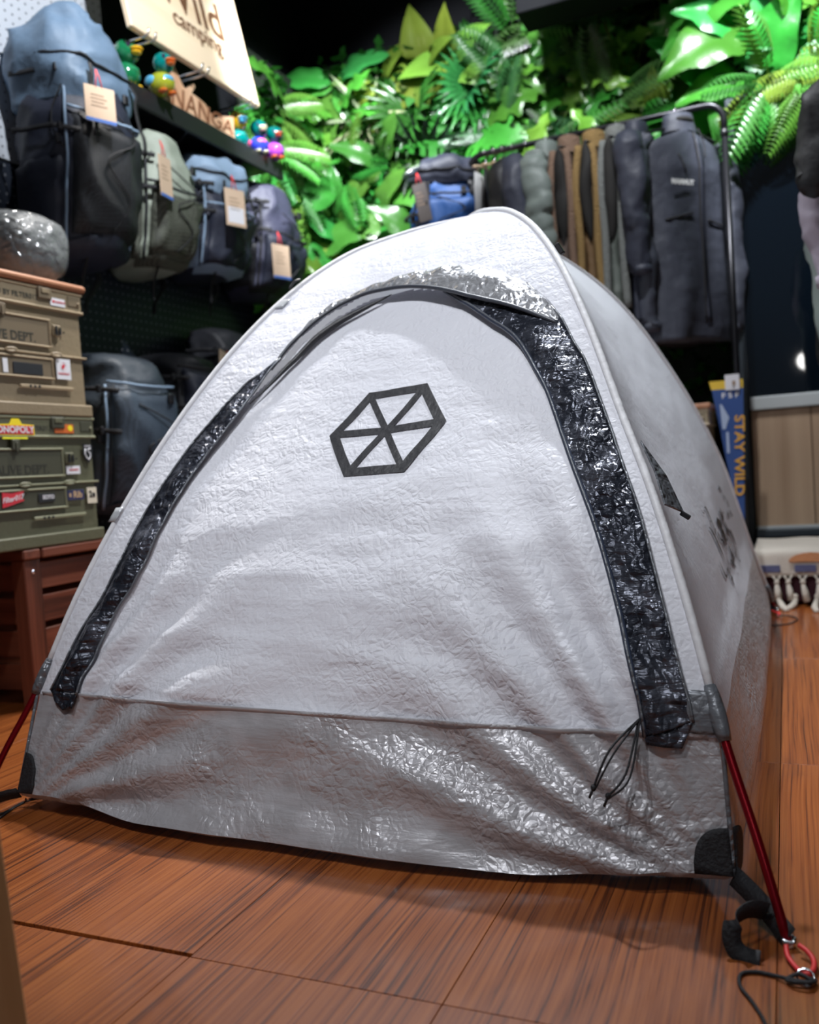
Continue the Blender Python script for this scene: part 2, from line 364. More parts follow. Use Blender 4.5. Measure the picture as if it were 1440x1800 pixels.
def front(w_, t, off=0, wr=1):
    p = raw('FL', 'FR', w_, t); n = rawn('FL', 'FR', w_, t); sw = 4*w_*(1-w_)
    b = .035*sw*max(0, 1-t/.16)-.02*sw*math.sin(math.pi*min(1, max(0, (t-.1)/.35)))
    if wr:
        ed = min(1, sw*2.5)
        low = max(0, 1-t/.13)
        b += ed*(.010*fnoise(p, (3, 3, 7))*(.4+low)+.006*fnoise(p, (6, 6, 17))*(.3+low)+.015*low**.7*((1-abs(fnoise(p, (2.0, 2.0, 10))))**2-.5)+.0022*fnoise(p, (17, 17, 26)))
        # pull folds running up from the two lower corners
        for cw, sg in ((0, 1), (1, -1)):
            dx = (w_-cw)*sg*1.25; dz = p.z; rr = math.hypot(dx, dz)
            if rr > .02:
                an = math.atan2(dz, dx); b += .010*math.sin(an*26+2*fnoise(p, (2, 2, 2)))*math.exp(-((rr-.32)/.26)**2)*ed
    q = p+n*(b+off)
    if t < T0:
        ss = lambda x: (lambda c: c*c*(3-2*c))(min(1, max(0, x)))
        q.z -= .027*ss((w_-.07)/.18)*ss((.97-w_)/.2)*(1-t/T0)
    q.z = max(q.z, .006+.012*w_*0)
    return q
def doorsurf(w_, t, off=0):
    k = min(1, max(0, (t-.10)/.13)); k = k*k*(3-2*k)
    return front(w_, t, off-.016*k)
def side(w_, t, off=0):
    p = raw('FR', 'BR', w_, t); n = rawn('FR', 'BR', w_, t); sw = 4*w_*(1-w_)
    b = -.03*sw*math.sin(math.pi*min(1, max(0, t/.45)))+.055*math.sqrt(max(sw, 0))*max(0, 1-t/.06)*min(1, .25+t/.02)
    ed = min(1, sw*3); b += ed*(.006*fnoise(p, (4, 2, 5))+.002*fnoise(p, (14, 8, 14)))
    q = p+n*(b+off); q.z = max(q.z, .006); return q
def lside(w_, t, off=0):
    p = raw('BL', 'FL', w_, t); n = rawn('BL', 'FL', w_, t); sw = 4*w_*(1-w_)
    q = p+n*(-.04*sw*math.sin(math.pi*min(1, t/.45))+off); q.z = max(q.z, .006); return q
def backp(w_, t, off=0):
    p = raw('BR', 'BL', w_, t); n = rawn('BR', 'BL', w_, t); sw = 4*w_*(1-w_)
    q = p+n*(-.03*sw*math.sin(math.pi*min(1, t/.45))+off); q.z = max(q.z, .006); return q

LOUT = [(.028, .047), (.038, .056), (.048, .071), (.067, .092), (.071, .118), (.084, .15), (.101, .171), (.138, .195), (.176, .205), (.198, .214)]
LIN = [(.098, .045), (.102, .056), (.109, .075), (.132, .094), (.14, .121), (.149, .148), (.171, .174), (.182, .189), (.192, .205), (.205, .214)]
LTIP = [(.091, .039), (.062, .038)]
LIP = [(.19, .207), (.208, .231), (.261, .256), (.362, .27), (.51, .268), (.637, .255), (.734, .239), (.842, .221), (.941, .2)]
HTOP = [(.186, .209), (.201, .233), (.242, .26), (.328, .273), (.453, .281), (.613, .281), (.716, .275), (.807, .26), (.883, .239), (.93, .22), (.956, .201)]
ZIPL = [(.464, .265), (.351, .251), (.274, .233), (.225, .206), (.183, .183)]
RIN = [(.665, .248), (.776, .218), (.842, .198), (.873, .177), (.888, .162), (.901, .127), (.913, .103), (.918, .085), (.922, .067), (.924, .057), (.925, .044)]
ROUT = [(.90, .232), (.932, .214), (.951, .202), (.96, .187), (.971, .175), (.975, .148), (.974, .127), (.976, .107), (.974, .087), (.974, .067), (.977, .05)]
RTIP = [(.926, .0415), (.963, .041)]
def along(c, s):
    """point at fraction s of a (w,t) polyline, Catmull-Rom"""
    n = len(c)-1; x = min(max(s, 0), 1)*n; i = min(int(x), n-1); f = x-i
    P = [c[max(i-1, 0)], c[i], c[i+1], c[min(i+2, n)]]
    return tuple(.5*((2*P[1][k])+(-P[0][k]+P[2][k])*f+(2*P[0][k]-5*P[1][k]+4*P[2][k]-P[3][k])*f*f+(-P[0][k]+3*P[1][k]-3*P[2][k]+P[3][k])*f**3) for k in (0, 1))
def poly_len_resample(c, n):
    d = [0]
    M = [along(c, i/200) for i in range(201)]
    for i in range(200):
        a, b = M[i], M[i+1]; d.append(d[-1]+math.hypot((a[0]-b[0])*1.0, (a[1]-b[1])*3.3))
    out = []
    for i in range(n+1):
        s = d[-1]*i/n; j = int(np.searchsorted(d, s)); j = min(max(j, 1), 200); f = (s-d[j-1])/max(1e-9, d[j]-d[j-1])
        out.append((M[j-1][0]*(1-f)+M[j][0]*f, M[j-1][1]*(1-f)+M[j][1]*f))
    return out
DOORP = [tuple((a+b)/2 for a, b in zip(p, q)) for p, q in zip(LIN, LOUT)]+[(.215, .231), (.27, .256), (.37, .2725), (.51, .273), (.637, .262), (.74, .252), (.84, .235), (.91, .214), (.925, .19), (.93, .16), (.938, .127), (.944, .1), (.945, .08), (.948, .045)]
def inpoly(x, y, P):
    c = False; j = len(P)-1
    for i in range(len(P)):
        if (P[i][1] > y) != (P[j][1] > y) and x < (P[j][0]-P[i][0])*(y-P[i][1])/(P[j][1]-P[i][1])+P[i][0]: c = not c
        j = i
    return c

tent_w = crinkle('tent_white_laminate', (.80, .805, .87), .5, 0, .0085, transl=.22, lo=.5, streak=.3, scale=1.2)
smooth_w = mat('tent_sleeve_white', (.80, .80, .83), .5, transl=.15, bump=.2, bs=40)
tent_s = crinkle('tent_side_laminate', (.74, .76, .82), .55, 0, .003, transl=.25, scale=.8)
skirt_m = crinkle('tent_grey_laminate', (.42, .41, .43), .35, .25, .0105, scale=1.25, c2=(.48, .47, .495), alpha=.95, lo=.10, streak=.28)
dark_lam = crinkle('dark_laminate', (.030, .034, .048), .27, .5, .030, c2=(.10, .107, .135), scale=.9, cov=.54, streak=.5)
silver_lam = crinkle('silver_laminate', (.55, .56, .59), .27, .7, .024, scale=.8)
greypatch = crinkle('grey_patch', (.16, .17, .19), .35, .3, .02, scale=.8)
ink = mat('black_ink', (.022, .022, .026), .45, bump=.6, bs=60, dist=.004)
redpole = mat('red_anodised', (.26, .004, .012), .28, m=.7)
tape = mat('clear_tape', (.55, .57, .6), .2, m=.3)

tent = thing('tent', (-.75, 2.28, 0), 'white two-person dome tent with grey skirt and red poles on wooden floor', 'tent')
TS = .045
def vt(v, p=1.5): return TS+(.498-TS)*v**p
NU, NV = 190, 190
def fr_keep(inside):
    return lambda u, v: inpoly(u, vt(v), DOORP) == inside
mk('front_panel', MB().grid(lambda u, v: front(u, vt(v)), NU, NV, fr_keep(False)), tent_w, tent, world=True)
door = mk('door_panel', MB().grid(lambda u, v: doorsurf(u, vt(v)), NU, NV, fr_keep(True)), tent_w, tent, world=True)
mk('front_skirt', MB().grid(lambda u, v: front(u, TS*v, .002 if v > .97 else 0), 200, 26), skirt_m, tent, world=True)
mk('side_panel', MB().grid(lambda u, v: side(u, vt(v)), 90, 80), tent_s, tent, world=True)
mk('side_skirt', MB().grid(lambda u, v: side(u, TS*v), 90, 14), skirt_m, tent, world=True)
mk('side_panel', MB().grid(lambda u, v: lside(u, vt(v)), 40, 40), tent_s, tent, world=True)
mk('side_skirt', MB().grid(lambda u, v: lside(u, TS*v), 40, 6), skirt_m, tent, world=True)
mk('back_panel', MB().grid(lambda u, v: backp(u, vt(v)), 40, 40), tent_s, tent, world=True)
mk('back_skirt', MB().grid(lambda u, v: backp(u, TS*v), 40, 6), skirt_m, tent, world=True)
mb = MB(); mb.add([(CORN[k][0]+(.06 if 'L' in k else -.06), CORN[k][1]+(.07 if 'F' in k else -.06), .010) for k in ('FL', 'FR', 'BR', 'BL')], [(0, 1, 2, 3)])
mk('groundsheet', mb, skirt_m, tent, world=True, smooth=False)
# the skirt rolls under along its foot
def under(u, v):
    p = front(u, 0); a = v*math.pi/2; k = p.z-.010
    return Vector((p.x*(1)+(.05*v*(.5-u)*2), p.y+.075*math.sin(a)**1.0*v, p.z-k*math.sin(a)+.003*fnoise(p, (14, 14, 14))*math.sin(math.pi*v)))
mk('skirt_foot', MB().grid(under, 120, 8), skirt_m, tent, world=True)
mk('seam_tape', MB().ribbon([front(.01+.98*i/80, TS, .003) for i in range(81)], (0, -.4, .9), .012, .0015), skirt_m, tent, world=True)
# zip flaps
def flap(name, ci, co, tip, seed):
    n = 60; A = poly_len_resample(ci, n); B = poly_len_resample(co, n); mb = MB()
    def f(u, v):
        x = v*n; i = min(int(x), n-1); q = x-i
        a = [A[i][k]*(1-q)+A[i+1][k]*q for k in (0, 1)]; b = [B[i][k]*(1-q)+B[i+1][k]*q for k in (0, 1)]
        w_, t = a[0]*(1-u)+b[0]*u, a[1]*(1-u)+b[1]*u
        p = front(w_, t); sh = math.sin(math.pi*min(max(u, .02), .98))
        return front(w_, t, .005+.006*sh+.007*sh*fnoise(p, (22+seed, 22, 22))+.004*sh*fnoise(p, (50, 50, 50)))
    mb.grid(f, 14, 200)
    o = mk(name, mb, dark_lam, tent, world=True, solid=.0015)
    a0, b0 = (A[-1], B[-1]) if seed else (A[0], B[0])
    def g(u, v):
        p0 = [a0[k]*(1-u)+b0[k]*u for k in (0, 1)]; p1 = [tip[0][k]*(1-u)+tip[1][k]*u for k in (0, 1)]
        return front(p0[0]*(1-v)+p1[0]*v, p0[1]*(1-v)+p1[1]*v, .0085)
    mk('flap_tip', MB().grid(g, 10, 6), dark_lam, o, world=True, solid=.0015)
    for c in (ci, co):      # stitched borders
        mk('stitching', MB().tube([front(*q, .008) for q in poly_len_resample(c, 70)], .0022, 5), greypatch, o, world=True)
    return o
lf = flap('zip_flap', LIN, LOUT, LTIP, 0); tag(lf, 'dark crumpled laminate zip flap on the left')
rf = flap('zip_flap', RIN, ROUT, RTIP, 3); tag(rf, 'dark crumpled laminate zip flap on the right')
mk('zip', MB().tube([front(*q, .004) for q in poly_len_resample(RIN, 60)], .005, 6), mat('zip_blue_black', (.03, .04, .07), .4), rf, world=True)
mk('zip', MB().tube([doorsurf(*q, .012) for q in poly_len_resample(ZIPL, 30)], [.001+.0065*math.sin(math.pi*i/30) for i in range(31)], 6), ink, lf, world=True)
# hood over the door
HT = poly_len_resample(HTOP, 60); LP = poly_len_resample(LIP, 60); FWD = Vector((.33, -.92, -.25)).normalized()
def lip(s, v=1.0):
    x = s*60; i = min(int(x), 59); q = x-i
    a = [HT[i][k]*(1-q)+HT[i+1][k]*q for k in (0, 1)]; b = [LP[i][k]*(1-q)+LP[i+1][k]*q for k in (0, 1)]
    pa, pb = front(*a, .004, 0), front(*b, .004, 0); bulge = (max(0, s)**1.5*max(0, 1-s)**.7)/.337
    p = pa.lerp(pb, v)+FWD*.052*bulge*v**.8
    n = Vector((.1, -.5, .85)).normalized()
    wv = fnoise(p, (26, 26, 26))*.006+(.004*math.sin(s*95)*math.exp(-v*5))
    return p+n*(.018*math.sin(math.pi*v)*bulge+wv*math.sin(math.pi*min(1, v*.9+.05)))
hood = mk('door_hood', MB().grid(lambda u, v: lip(u, v), 150, 16), silver_lam, tent, world=True, solid=.001)
tag(hood, 'silver laminate hood over the door')
mk('hood_edge', MB().tube([lip(i/90) for i in range(91)], .0042, 6), mat('hood_binding', (.05, .055, .07), .4), hood, world=True)
# hexagon print on the door
HC = (.556, .157); HV = [(.492, .182), (.633, .182), (.682, .1585), (.611, .132), (.493, .132), (.428, .1575)]
def band(mb, a, b, wa, wb, n=10):
    """band between (w,t) points a and b; wa/wb = (inner) points"""
    base = len(mb.v); V = []; Fs = []
    for i in range(n+1):
        f = i/n
        for p, q in ((a, b), (wa, wb)):
            V.append(doorsurf(p[0]*(1-f)+q[0]*f, p[1]*(1-f)+q[1]*f, .0022))
    for i in range(n): Fs.append((2*i, 2*i+1, 2*i+3, 2*i+2))
    mb.add(V, Fs)
IV = [(HC[0]+(p[0]-HC[0])*.82, HC[1]+(p[1]-HC[1])*.82) for p in HV]
lg = MB()
for i in range(6): band(lg, HV[i], HV[(i+1) % 6], IV[i], IV[(i+1) % 6])
mk('hexagon_print', lg, ink, door, world=True); lg = MB()
for i in range(6):
    p, c = IV[i], HC; dx, dy = (p[0]-c[0])*1.0, (p[1]-c[1])*3.3; L_ = math.hypot(dx, dy); nx, ny = -dy/L_*.0065, dx/L_*.0065/3.3
    band(lg, (c[0]+nx, c[1]+ny), (p[0]+nx, p[1]+ny), (c[0]-nx, c[1]-ny), (p[0]-nx, p[1]-ny))
mk('hexagon_spokes', lg, ink, door, world=True)
# poles, sleeves, end caps, corner patches, straps
for k in FEET:
    mk('pole', MB().tube([pole(k, .075*i/16) for i in range(17)], .0062, 10), redpole, tent, world=True)
    mk('pole_sleeve', MB().tube([pole(k, (.058 if k[0] == 'F' else .012)+(.442 if k[0] == 'F' else .488)*i/70) for i in range(71)], .0068, 8), smooth_w, tent, world=True)
    cap = mk('sleeve_end', MB().tube([pole(k, (.047 if k[0] == 'F' else .008)+.013*i/6) for i in range(7)], [.0085, .0105, .0115, .012, .0115, .0105, .008], 10), greypatch, tent, world=True)
    a, b = Vector(CORN[k]), pole(k, .05)
    mk('edge_tape', MB().tube([a.lerp(b, i/10) for i in range(11)], .0035, 6), greypatch, tent, world=True)
def patch(fn, w0, w1, t1, name='corner_patch'):
    mb = MB()
    def f(u, v):
        th = math.pi/2*v; rr = .02+.98*u
        return fn(w0+(w1-w0)*rr*math.cos(th)**.8, t1*rr*math.sin(th)**.8, .004)
    mb.grid(f, 8, 10); return mk(name, mb, black, tent, world=True, solid=.002)
patch(front, 1, .962, .0155); patch(side, 0, .02, .0155); patch(front, 0, .032, .018); patch(lside, 1, .98, .018)
patch(side, 1, .985, .014)
mk('sleeve_patch', MB().grid(lambda u, v: front(.964+.034*u, .046+.0125*v, .006), 8, 10), greypatch, tent, world=True, solid=.002)
for k in ('FR', 'FL', 'BR'):
    a, b = Vector(CORN[k]), Vector((*FEET[k], .012)); d = (b-a).normalized(); sd = d.cross(Vector((0, 0, 1)))
    mk('strap', MB().ribbon([a.lerp(b, i/8)+Vector((0, 0, .004*math.sin(math.pi*i/8))) for i in range(9)], sd*-.6+Vector((0, 0, 1)), .026, .0016), black, tent, world=True)
    q = a.lerp(b, .62); M3 = Matrix((d, sd.normalized(), d.cross(sd).normalized())).transposed()
    bk = mk('buckle', MB().box(q+Vector((0, 0, .004)), (.030, .004, .006), M3, .001).box(q+d*.011+Vector((0, 0, .004)), (.004, .028, .007), M3, .001).box(q-d*.011+Vector((0, 0, .004)), (.004, .028, .007), M3, .001).box(q+sd.normalized()*.013+Vector((0, 0, .004)), (.026, .004, .007), M3, .001).box(q-sd.normalized()*.013+Vector((0, 0, .004)), (.026, .004, .007), M3, .001), blackp, tent, world=True, smooth=False)
    mk('pole_tip', MB().tube([pole(k, .0), Vector((*FEET[k], .012)), Vector((*FEET[k], .002))], [.0075, .0085, .005], 10), chrome, tent, world=True)
tp = [(-.047, 1.125, .030), (-.058, 1.108, .040), (-.070, 1.092, .044), (-.081, 1.078, .038), (-.085, 1.070, .024), (-.081, 1.066, .010), (-.070, 1.062, .004), (-.054, 1.058, .004)]
def spl(P, n=6):
    out = []
    for i in range(len(P)-1):
        a = [Vector(P[max(i-1, 0)]), Vector(P[i]), Vector(P[i+1]), Vector(P[min(i+2, len(P)-1)])]
        for j in range(n):
            f = j/n; out.append(.5*((2*a[1])+(a[2]-a[0])*f+(2*a[0]-5*a[1]+4*a[2]-a[3])*f*f+(3*a[1]-a[0]-3*a[2]+a[3])*f**3))
    out.append(Vector(P[-1])); return out
mk('strap_tail', MB().ribbon(spl(tp), (.5, .45, .74), .022, .0016), black, tent, world=True)
rl = [(-.026, 1.088, .010), (-.024, 1.072, .006), (-.014, 1.052, .004), (-.005, 1.043, .005), (.002, 1.052, .006), (.003, 1.070, .007), (-.003, 1.082, .010), (-.012, 1.090, .012)]
mk('pull_loop', MB().tube(spl(rl), .0032, 6), redcord, tent, world=True)
mk('ring', MB().tube([(-.006+.009*math.cos(a*.4), 1.036+.010*math.sin(a*.4), .005+.004*math.sin(a*.4)) for a in range(16)], .0016, 6, closed=True), chrome, tent, world=True)
gl = [(-.006, 1.032, .006), (.004, 1.035, .004), (-.002, 1.022, .008), (-.018, 1.020, .007), (-.026, 1.028, .004), (-.012, 1.034, .009), (.000, 1.026, .006), (-.022, 1.026, .006), (-.040, 1.034, .003), (-.057, 1.036, .0028), (-.071, 1.030, .0028), (-.075, 1.018, .0028), (-.072, 1.000, .0028), (-.058, .973, .0028), (-.046, .941, .0028), (-.043, .905, .0028)]
mk('guy_cord', MB().tube(spl(gl), .0022, 6), black, tent, world=True)
mk('guy_cord', MB().tube(spl([(-1.37, 1.225, .02), (-1.385, 1.235, .008), (-1.392, 1.21, .003), (-1.381, 1.172, .003), (-1.37, 1.12, .003)]), .0018, 6), black, tent, world=True)
mk('guy_cord', MB().tube(spl([(-1.36, 1.225, .02), (-1.37, 1.26, .008), (-1.40, 1.24, .003), (-1.395, 1.185, .003), (-1.42, 1.1, .003)]), .0018, 6), black, tent, world=True)
mk('pull_loop', MB().tube(spl([(-.07, 3.33, .012), (-.058, 3.30, .012), (-.046, 3.29, .01), (-.05, 3.27, .006)]), .004, 6), redcord, tent, world=True)
mk('guy_cord', MB().tube(spl([(-.05, 3.27, .006), (-.02, 3.28, .004), (.01, 3.22, .003), (-.02, 3.13, .003), (-.09, 3.10, .003)]), .0022, 6), black, tent, world=True)
# zip pull cords
zb = front(.921, .05, .012)
for dx, dz, sd in ((-.055, -.078, 0), (-.036, -.088, 1)):
    e = zb+Vector((dx, -.060, dz)); mid = zb.lerp(e, .5)+Vector((.006 if sd else -.004, -.022, .012 if sd == 0 else -.014))
    c_ = mk('zip_cord', MB().tube(spl([zb, mid, e]), .0017, 6).tube(spl([zb+Vector((.002, 0, .002)), mid+Vector((.005, 0, -.005)), e+Vector((.002, 0, -.002))]), .0015, 6), black, tent, world=True)
    mk('knot', MB().ball(e, (.004, .004, .005), 8, 6).tube([e, e+Vector((-.006, -.001, -.014))], .002, 6), black, c_, world=True)
# vent tab on the right side, apex clip, left tabs
a, b, c_ = pole('FR', .137)+Vector((.012, 0, 0)), pole('FR', .110)+Vector((.012, .002, 0)), pole('FR', .108)+Vector((.030, .055, -.008))
vt_ = MB(); vt_.add([a, a.lerp(b, .5)+Vector((.004, 0, 0)), b, c_, a.lerp(c_, .5)+Vector((.006, .004, 0))], [(0, 1, 2, 3, 4)])
tb = mk('vent_tab', vt_, greypatch, tent, world=True, smooth=False, solid=.003)
mk('tab_end', MB().box(c_+Vector((.003, 0, -.005)), (.016, .012, .007), Matrix.Rotation(R(35), 3, 'Y'), .001), blackp, tb, world=True, smooth=False)
mk('apex_clip', MB().box(pole('FR', .262)+Vector((.016, .01, -.004)), (.010, .014, .024), Matrix.Rotation(R(-28), 3, 'Y'), .002), blackp, tent, world=True, smooth=False)
mk('guy_tab', MB().grid(lambda u, v: pole('FL', .118+.007*v)+Vector((-.012+.018*u, -.008, .002)), 3, 3), tape, tent, world=True, solid=.002)
mk('guy_tab', MB().grid(lambda u, v: front(.012+.03*u, .270+.010*v, .004), 4, 4), tape, tent, world=True, solid=.002)
mk('tab_loop', MB().tube([pole('FL', .290+.012*i/8)+Vector((.0, -.008, .010+.006*math.sin(math.pi*i/8))) for i in range(9)], .003, 6), blackp, tent, world=True)
# inked sketch on the right side panel
random.seed(4); pr = MB()
def blot(w0, t0, w1, t1, wd, n=9):
    V = []; Fs = []
    for i in range(n+1):
        f = i/n; wi = w0+(w1-w0)*f+.010*math.sin(f*7+w0*40); ti = t0+(t1-t0)*f+.0022*math.sin(f*9+t0*300)
        h = .62*wd*math.sin(math.pi*min(max(f, .06), .94))*(.6+.5*random.random())
        V += [side(wi-h*1.6, ti-h*.12, .004), side(wi+h*1.6, ti+h*.12, .004)]
    for i in range(n): Fs.append((2*i, 2*i+1, 2*i+3, 2*i+2))
    pr.add(V, Fs)
blot(.42, .094, .50, .086, .006); blot(.46, .084, .50, .078, .006); blot(.43, .084, .49, .064, .008, 16); blot(.40, .069, .47, .060, .007, 12)
blot(.55, .081, .60, .079, .016); blot(.66, .083, .70, .079, .016); blot(.62, .083, .66, .076, .010); blot(.56, .077, .58, .071, .012); blot(.60, .074, .63, .068, .01)
blot(.66, .075, .68, .067, .008); blot(.70, .074, .735, .064, .010); blot(.61, .066, .64, .061, .013); blot(.67, .061, .71, .057, .006); blot(.57, .062, .60, .060, .006); blot(.47, .063, .49, .058, .012)
for i in range(10):
    w0 = random.uniform(.5, .7); t0 = random.uniform(.064, .08); blot(w0, t0, w0+random.uniform(.0, .03), t0-random.uniform(.002, .006), random.uniform(.003, .008), 5)
blot(.80, .092, .805, .0905, .010, 4); blot(.80, .0885, .84, .083, .004, 6); blot(.83, .082, .86, .0815, .005, 5); blot(.82, .078, .84, .076, .005, 4); blot(.78, .078, .785, .0775, .010, 4)
mk('ink_print', pr, ink, tent, world=True)

# ================================================================== left wall: pegboard, bench, crates
peg_l = pegboard_mat('pegboard_grey', (.42, .45, .50), (.06, .06, .07)); peg_d = pegboard_mat('pegboard_navy', (.012, .016, .026), (.16, .17, .19))
pb = mk('pegboard', MB().box((-2.412, 2.01, 2.15), (.014, 1.70, .8), ch=.002), peg_l, smooth=False); tag(pb, 'pale grey perforated pegboard high on the left wall behind the packs', 'pegboard')
pb = mk('pegboard', MB().box((-2.412, 2.55, .97), (.014, 2.78, 1.54), ch=.002), peg_d, smooth=False); tag(pb, 'dark navy perforated pegboard low on the left wall behind the packs', 'pegboard')

bench_m = wood('bench_brown_wood', (.055, .016, .009), (.15, .042, .022), (.24, .075, .04), along=1, fine=30, r=.42)
bench_v = wood('bench_brown_wood_upright', (.055, .016, .009), (.15, .042, .022), (.24, .075, .04), along=2, fine=30, r=.42)
bench_x = wood('bench_brown_wood_cross', (.055, .016, .009), (.15, .042, .022), (.24, .075, .04), along=0, fine=30, r=.42)
bench = thing('storage_bench', (-2.17, 2.2, 0), 'brown slatted wooden storage bench under the crates on the left', 'bench')
X1, X0, Y0, Y1 = -1.955, -2.385, 1.815, 2.66
for x in (X1-.025, X0+.025):
    for y in (Y0+.03, Y1-.03):
        l = mk('leg', MB().box((x, y, .21), (.05, .06, .42), ch=.003), bench_v, bench, world=True, smooth=False)
        if x > -2 and y < 2: mk('bolt', MB().tube([(X1-.002, y, .385), (X1+.003, y, .385)], .006, 10), chrome, l, world=True)
zs = [(.37, .075), (.275, .075), (.18, .075), (.085, .075)]
for z, h in zs:
    mk('slat', MB().box((X1-.024, (Y0+Y1)/2, z), (.018, Y1-Y0-.12, h), ch=.002), bench_m, bench, world=True, smooth=False)
    mk('slat', MB().box((X0+.024, (Y0+Y1)/2, z), (.018, Y1-Y0-.12, h), ch=.002), bench_m, bench, world=True, smooth=False)
    mk('slat', MB().box(((X0+X1)/2, Y0+.028, z), (X1-X0-.1, .018, h), ch=.002), bench_x, bench, world=True, smooth=False)
    mk('slat', MB().box(((X0+X1)/2, Y1-.028, z), (X1-X0-.1, .018, h), ch=.002), bench_x, bench, world=True, smooth=False)
for y in (Y0-.004, Y1-.05): mk('top_rail', MB().box(((X0+X1)/2, y+.027, .435), (X1-X0+.02, .062, .028), ch=.004), bench_x, bench, world=True, smooth=False)
for x in (X1-.022, X0+.022): mk('top_rail', MB().box((x, (Y0+Y1)/2, .435), (.064, Y1-Y0-.12, .028), ch=.004), bench_m, bench, world=True, smooth=False)
for i in range(4): mk('lid_slat', MB().box((X0+.095+i*.082, (Y0+Y1)/2, .437), (.07, Y1-Y0-.11, .022), ch=.003), bench_m, bench, world=True, smooth=False)

def on_x(X, Y, Z, flip=1):
    """local frame on a face looking along +X: a runs towards +Y, b up"""
    return lambda a, b, h: (X+h, Y+a, Z+b)
def sticker(parent, X, y0, y1, z0, z1, m, name='sticker', poly=None):
    mb = MB()
    if poly: mb.prism(poly, on_x(X, 0, 0), .0012)
    else: mb.box((X+.0006, (y0+y1)/2, (z0+z1)/2), (.0012, y1-y0, z1-z0), ch=.0003)
    return mk(name, mb, m, parent, smooth=False)
s_white = mat('sticker_white', (.75, .75, .80), .4); s_red = mat('sticker_red', (.62, .03, .05), .4); s_yel = mat('sticker_yellow', (.9, .72, .02), .4)
s_black = mat('sticker_black', (.015, .017, .022), .5); s_org = mat('sticker_orange', (.62, .14, .03), .4); s_navy = mat('sticker_navy', (.035, .04, .11), .4)
s_cream = mat('sticker_cream', (.68, .62, .5), .5); s_tan = mat('print_tan', (.55, .38, .22), .5); ink_soft = mat('crate_lettering', (.03, .03, .022), .6)
wtop = wood('crate_board_wood', (.26, .10, .05), (.42, .19, .10), (.55, .28, .16), along=1, fine=24, r=.45)
def crate(name, loc, body_m, edge_m, dark_m, label, group, rot=0, lettering=True):
    """folding container; long face looks along +X, origin bottom centre of that face"""
    t = thing(name, loc, label, 'crate', group, rot=(0, 0, rot))
    L_, D, Hh = .53, .36, .372; y0, y1 = -L_/2, L_/2
    mk('body', MB().box((-D/2-.002, 0, .165), (D-.008, L_-.012, .31), ch=.006), body_m, t, smooth=False)
    mk('base', MB().box((-D/2+.004, 0, .018), (D+.006, L_+.008, .036), ch=.004), body_m, t, smooth=False)
    mk('lid', MB().box((-D/2, 0, .343), (D+.004, L_, .064), ch=.006), body_m, t, smooth=False)
    for z in (.314, .368): mk('lid_rim', MB().box((-D/2+.0015, 0, z), (D+.006, L_+.005, .009), ch=.003), edge_m, t, smooth=False)
    mk('waist_rim', MB().box((-D/2+.001, 0, .178), (D+.002, L_+.004, .006), ch=.002), edge_m, t, smooth=False)
    # framed recesses on the long face: upper and lower
    for (a, b, c, d) in ((-.20, .125, .200, .278), (-.20, .125, .108, .164)):
        f = mk('recess_frame', MB().box((.001, (a+b)/2, d), (.007, b-a+.012, .006), ch=.002).box((.001, (a+b)/2, c), (.007, b-a+.012, .006), ch=.002).box((.001, a, (c+d)/2), (.007, .006, d-c), ch=.002).box((.001, b, (c+d)/2), (.007, .006, d-c), ch=.002), edge_m, t, smooth=False)
        mk('recess_panel', MB().box((-.001, (a+b)/2, (c+d)/2), (.004, b-a, d-c), ch=.001), dark_m, f, smooth=False)
    for y in (-.175, .115):
        lt_ = mk('latch', MB().box((.004, y, .354), (.009, .052, .034), ch=.003), dark_m, t, smooth=False)
        mk('latch_tab', MB().box((.009, y, .360), (.004, .030, .014), ch=.001), body_m, lt_, smooth=False)
    mk('corner_socket', MB().box((.0022, .228, .345), (.004, .046, .030), ch=.001), dark_m, t, smooth=False)
    mk('socket_pin', MB().ball((.005, .245, .340), (.004, .004, .005), 8, 6), edge_m, t)
    for y in (-.025, .14):
        mk('clip', MB().tube([(.006+.004*math.cos(a), y+.016*math.cos(a*1), .179+.005*math.sin(a)) for a in [k*math.pi/6 for k in range(12)]], .003, 6, closed=True), edge_m, t)
    lp = mk('latch_bracket', MB().box((.002, .152, .250), (.007, .034, .034), ch=.003), body_m, t, smooth=False)
    mk('bracket_slot', MB().box((.0085, .146, .250), (.003, .006, .026)).box((.0085, .160, .249), (.003, .006, .020)).box((.002, .180, .248), (.004, .005, .004)), s_black, lp, smooth=False)
    hg = mk('hinge_bar', MB().box((.001, .10, .082), (.006, .20, .010), ch=.002), edge_m, t, smooth=False)
    for k in range(3): mk('hinge_hole', MB().box((.0042, .035+k*.016, .082), (.002, .008, .007)), s_black, hg, smooth=False)
    mk('catch', MB().box((.003, -.045, .290), (.010, .028, .030), ch=.002).box((.008, -.045, .284), (.005, .008, .026), ch=.001), dark_m, t, smooth=False)
    if lettering:
        text('lettering', 'CREALIVE DEPT.', .036, on_x(.0012, -.055, .220), ink_soft, t, bold=.0004, sx=.98)
        text('lettering', 'PRODUCED BY FILTER017', .021, on_x(.0022, -.03, .337), ink_soft, t, bold=.0003, sx=1.0)
    return t
cr_l = crate('storage_crate', (-1.952, 1.862, .451), mat('crate_olive', (.105, .105, .062), .5, var=.1, bump=.1), mat('crate_olive_edge', (.23, .235, .15), .45), mat('crate_olive_dark', (.055, .056, .035), .55), 'olive green folding crate with stickers, on the bench under the tan crate', 'folding crates')
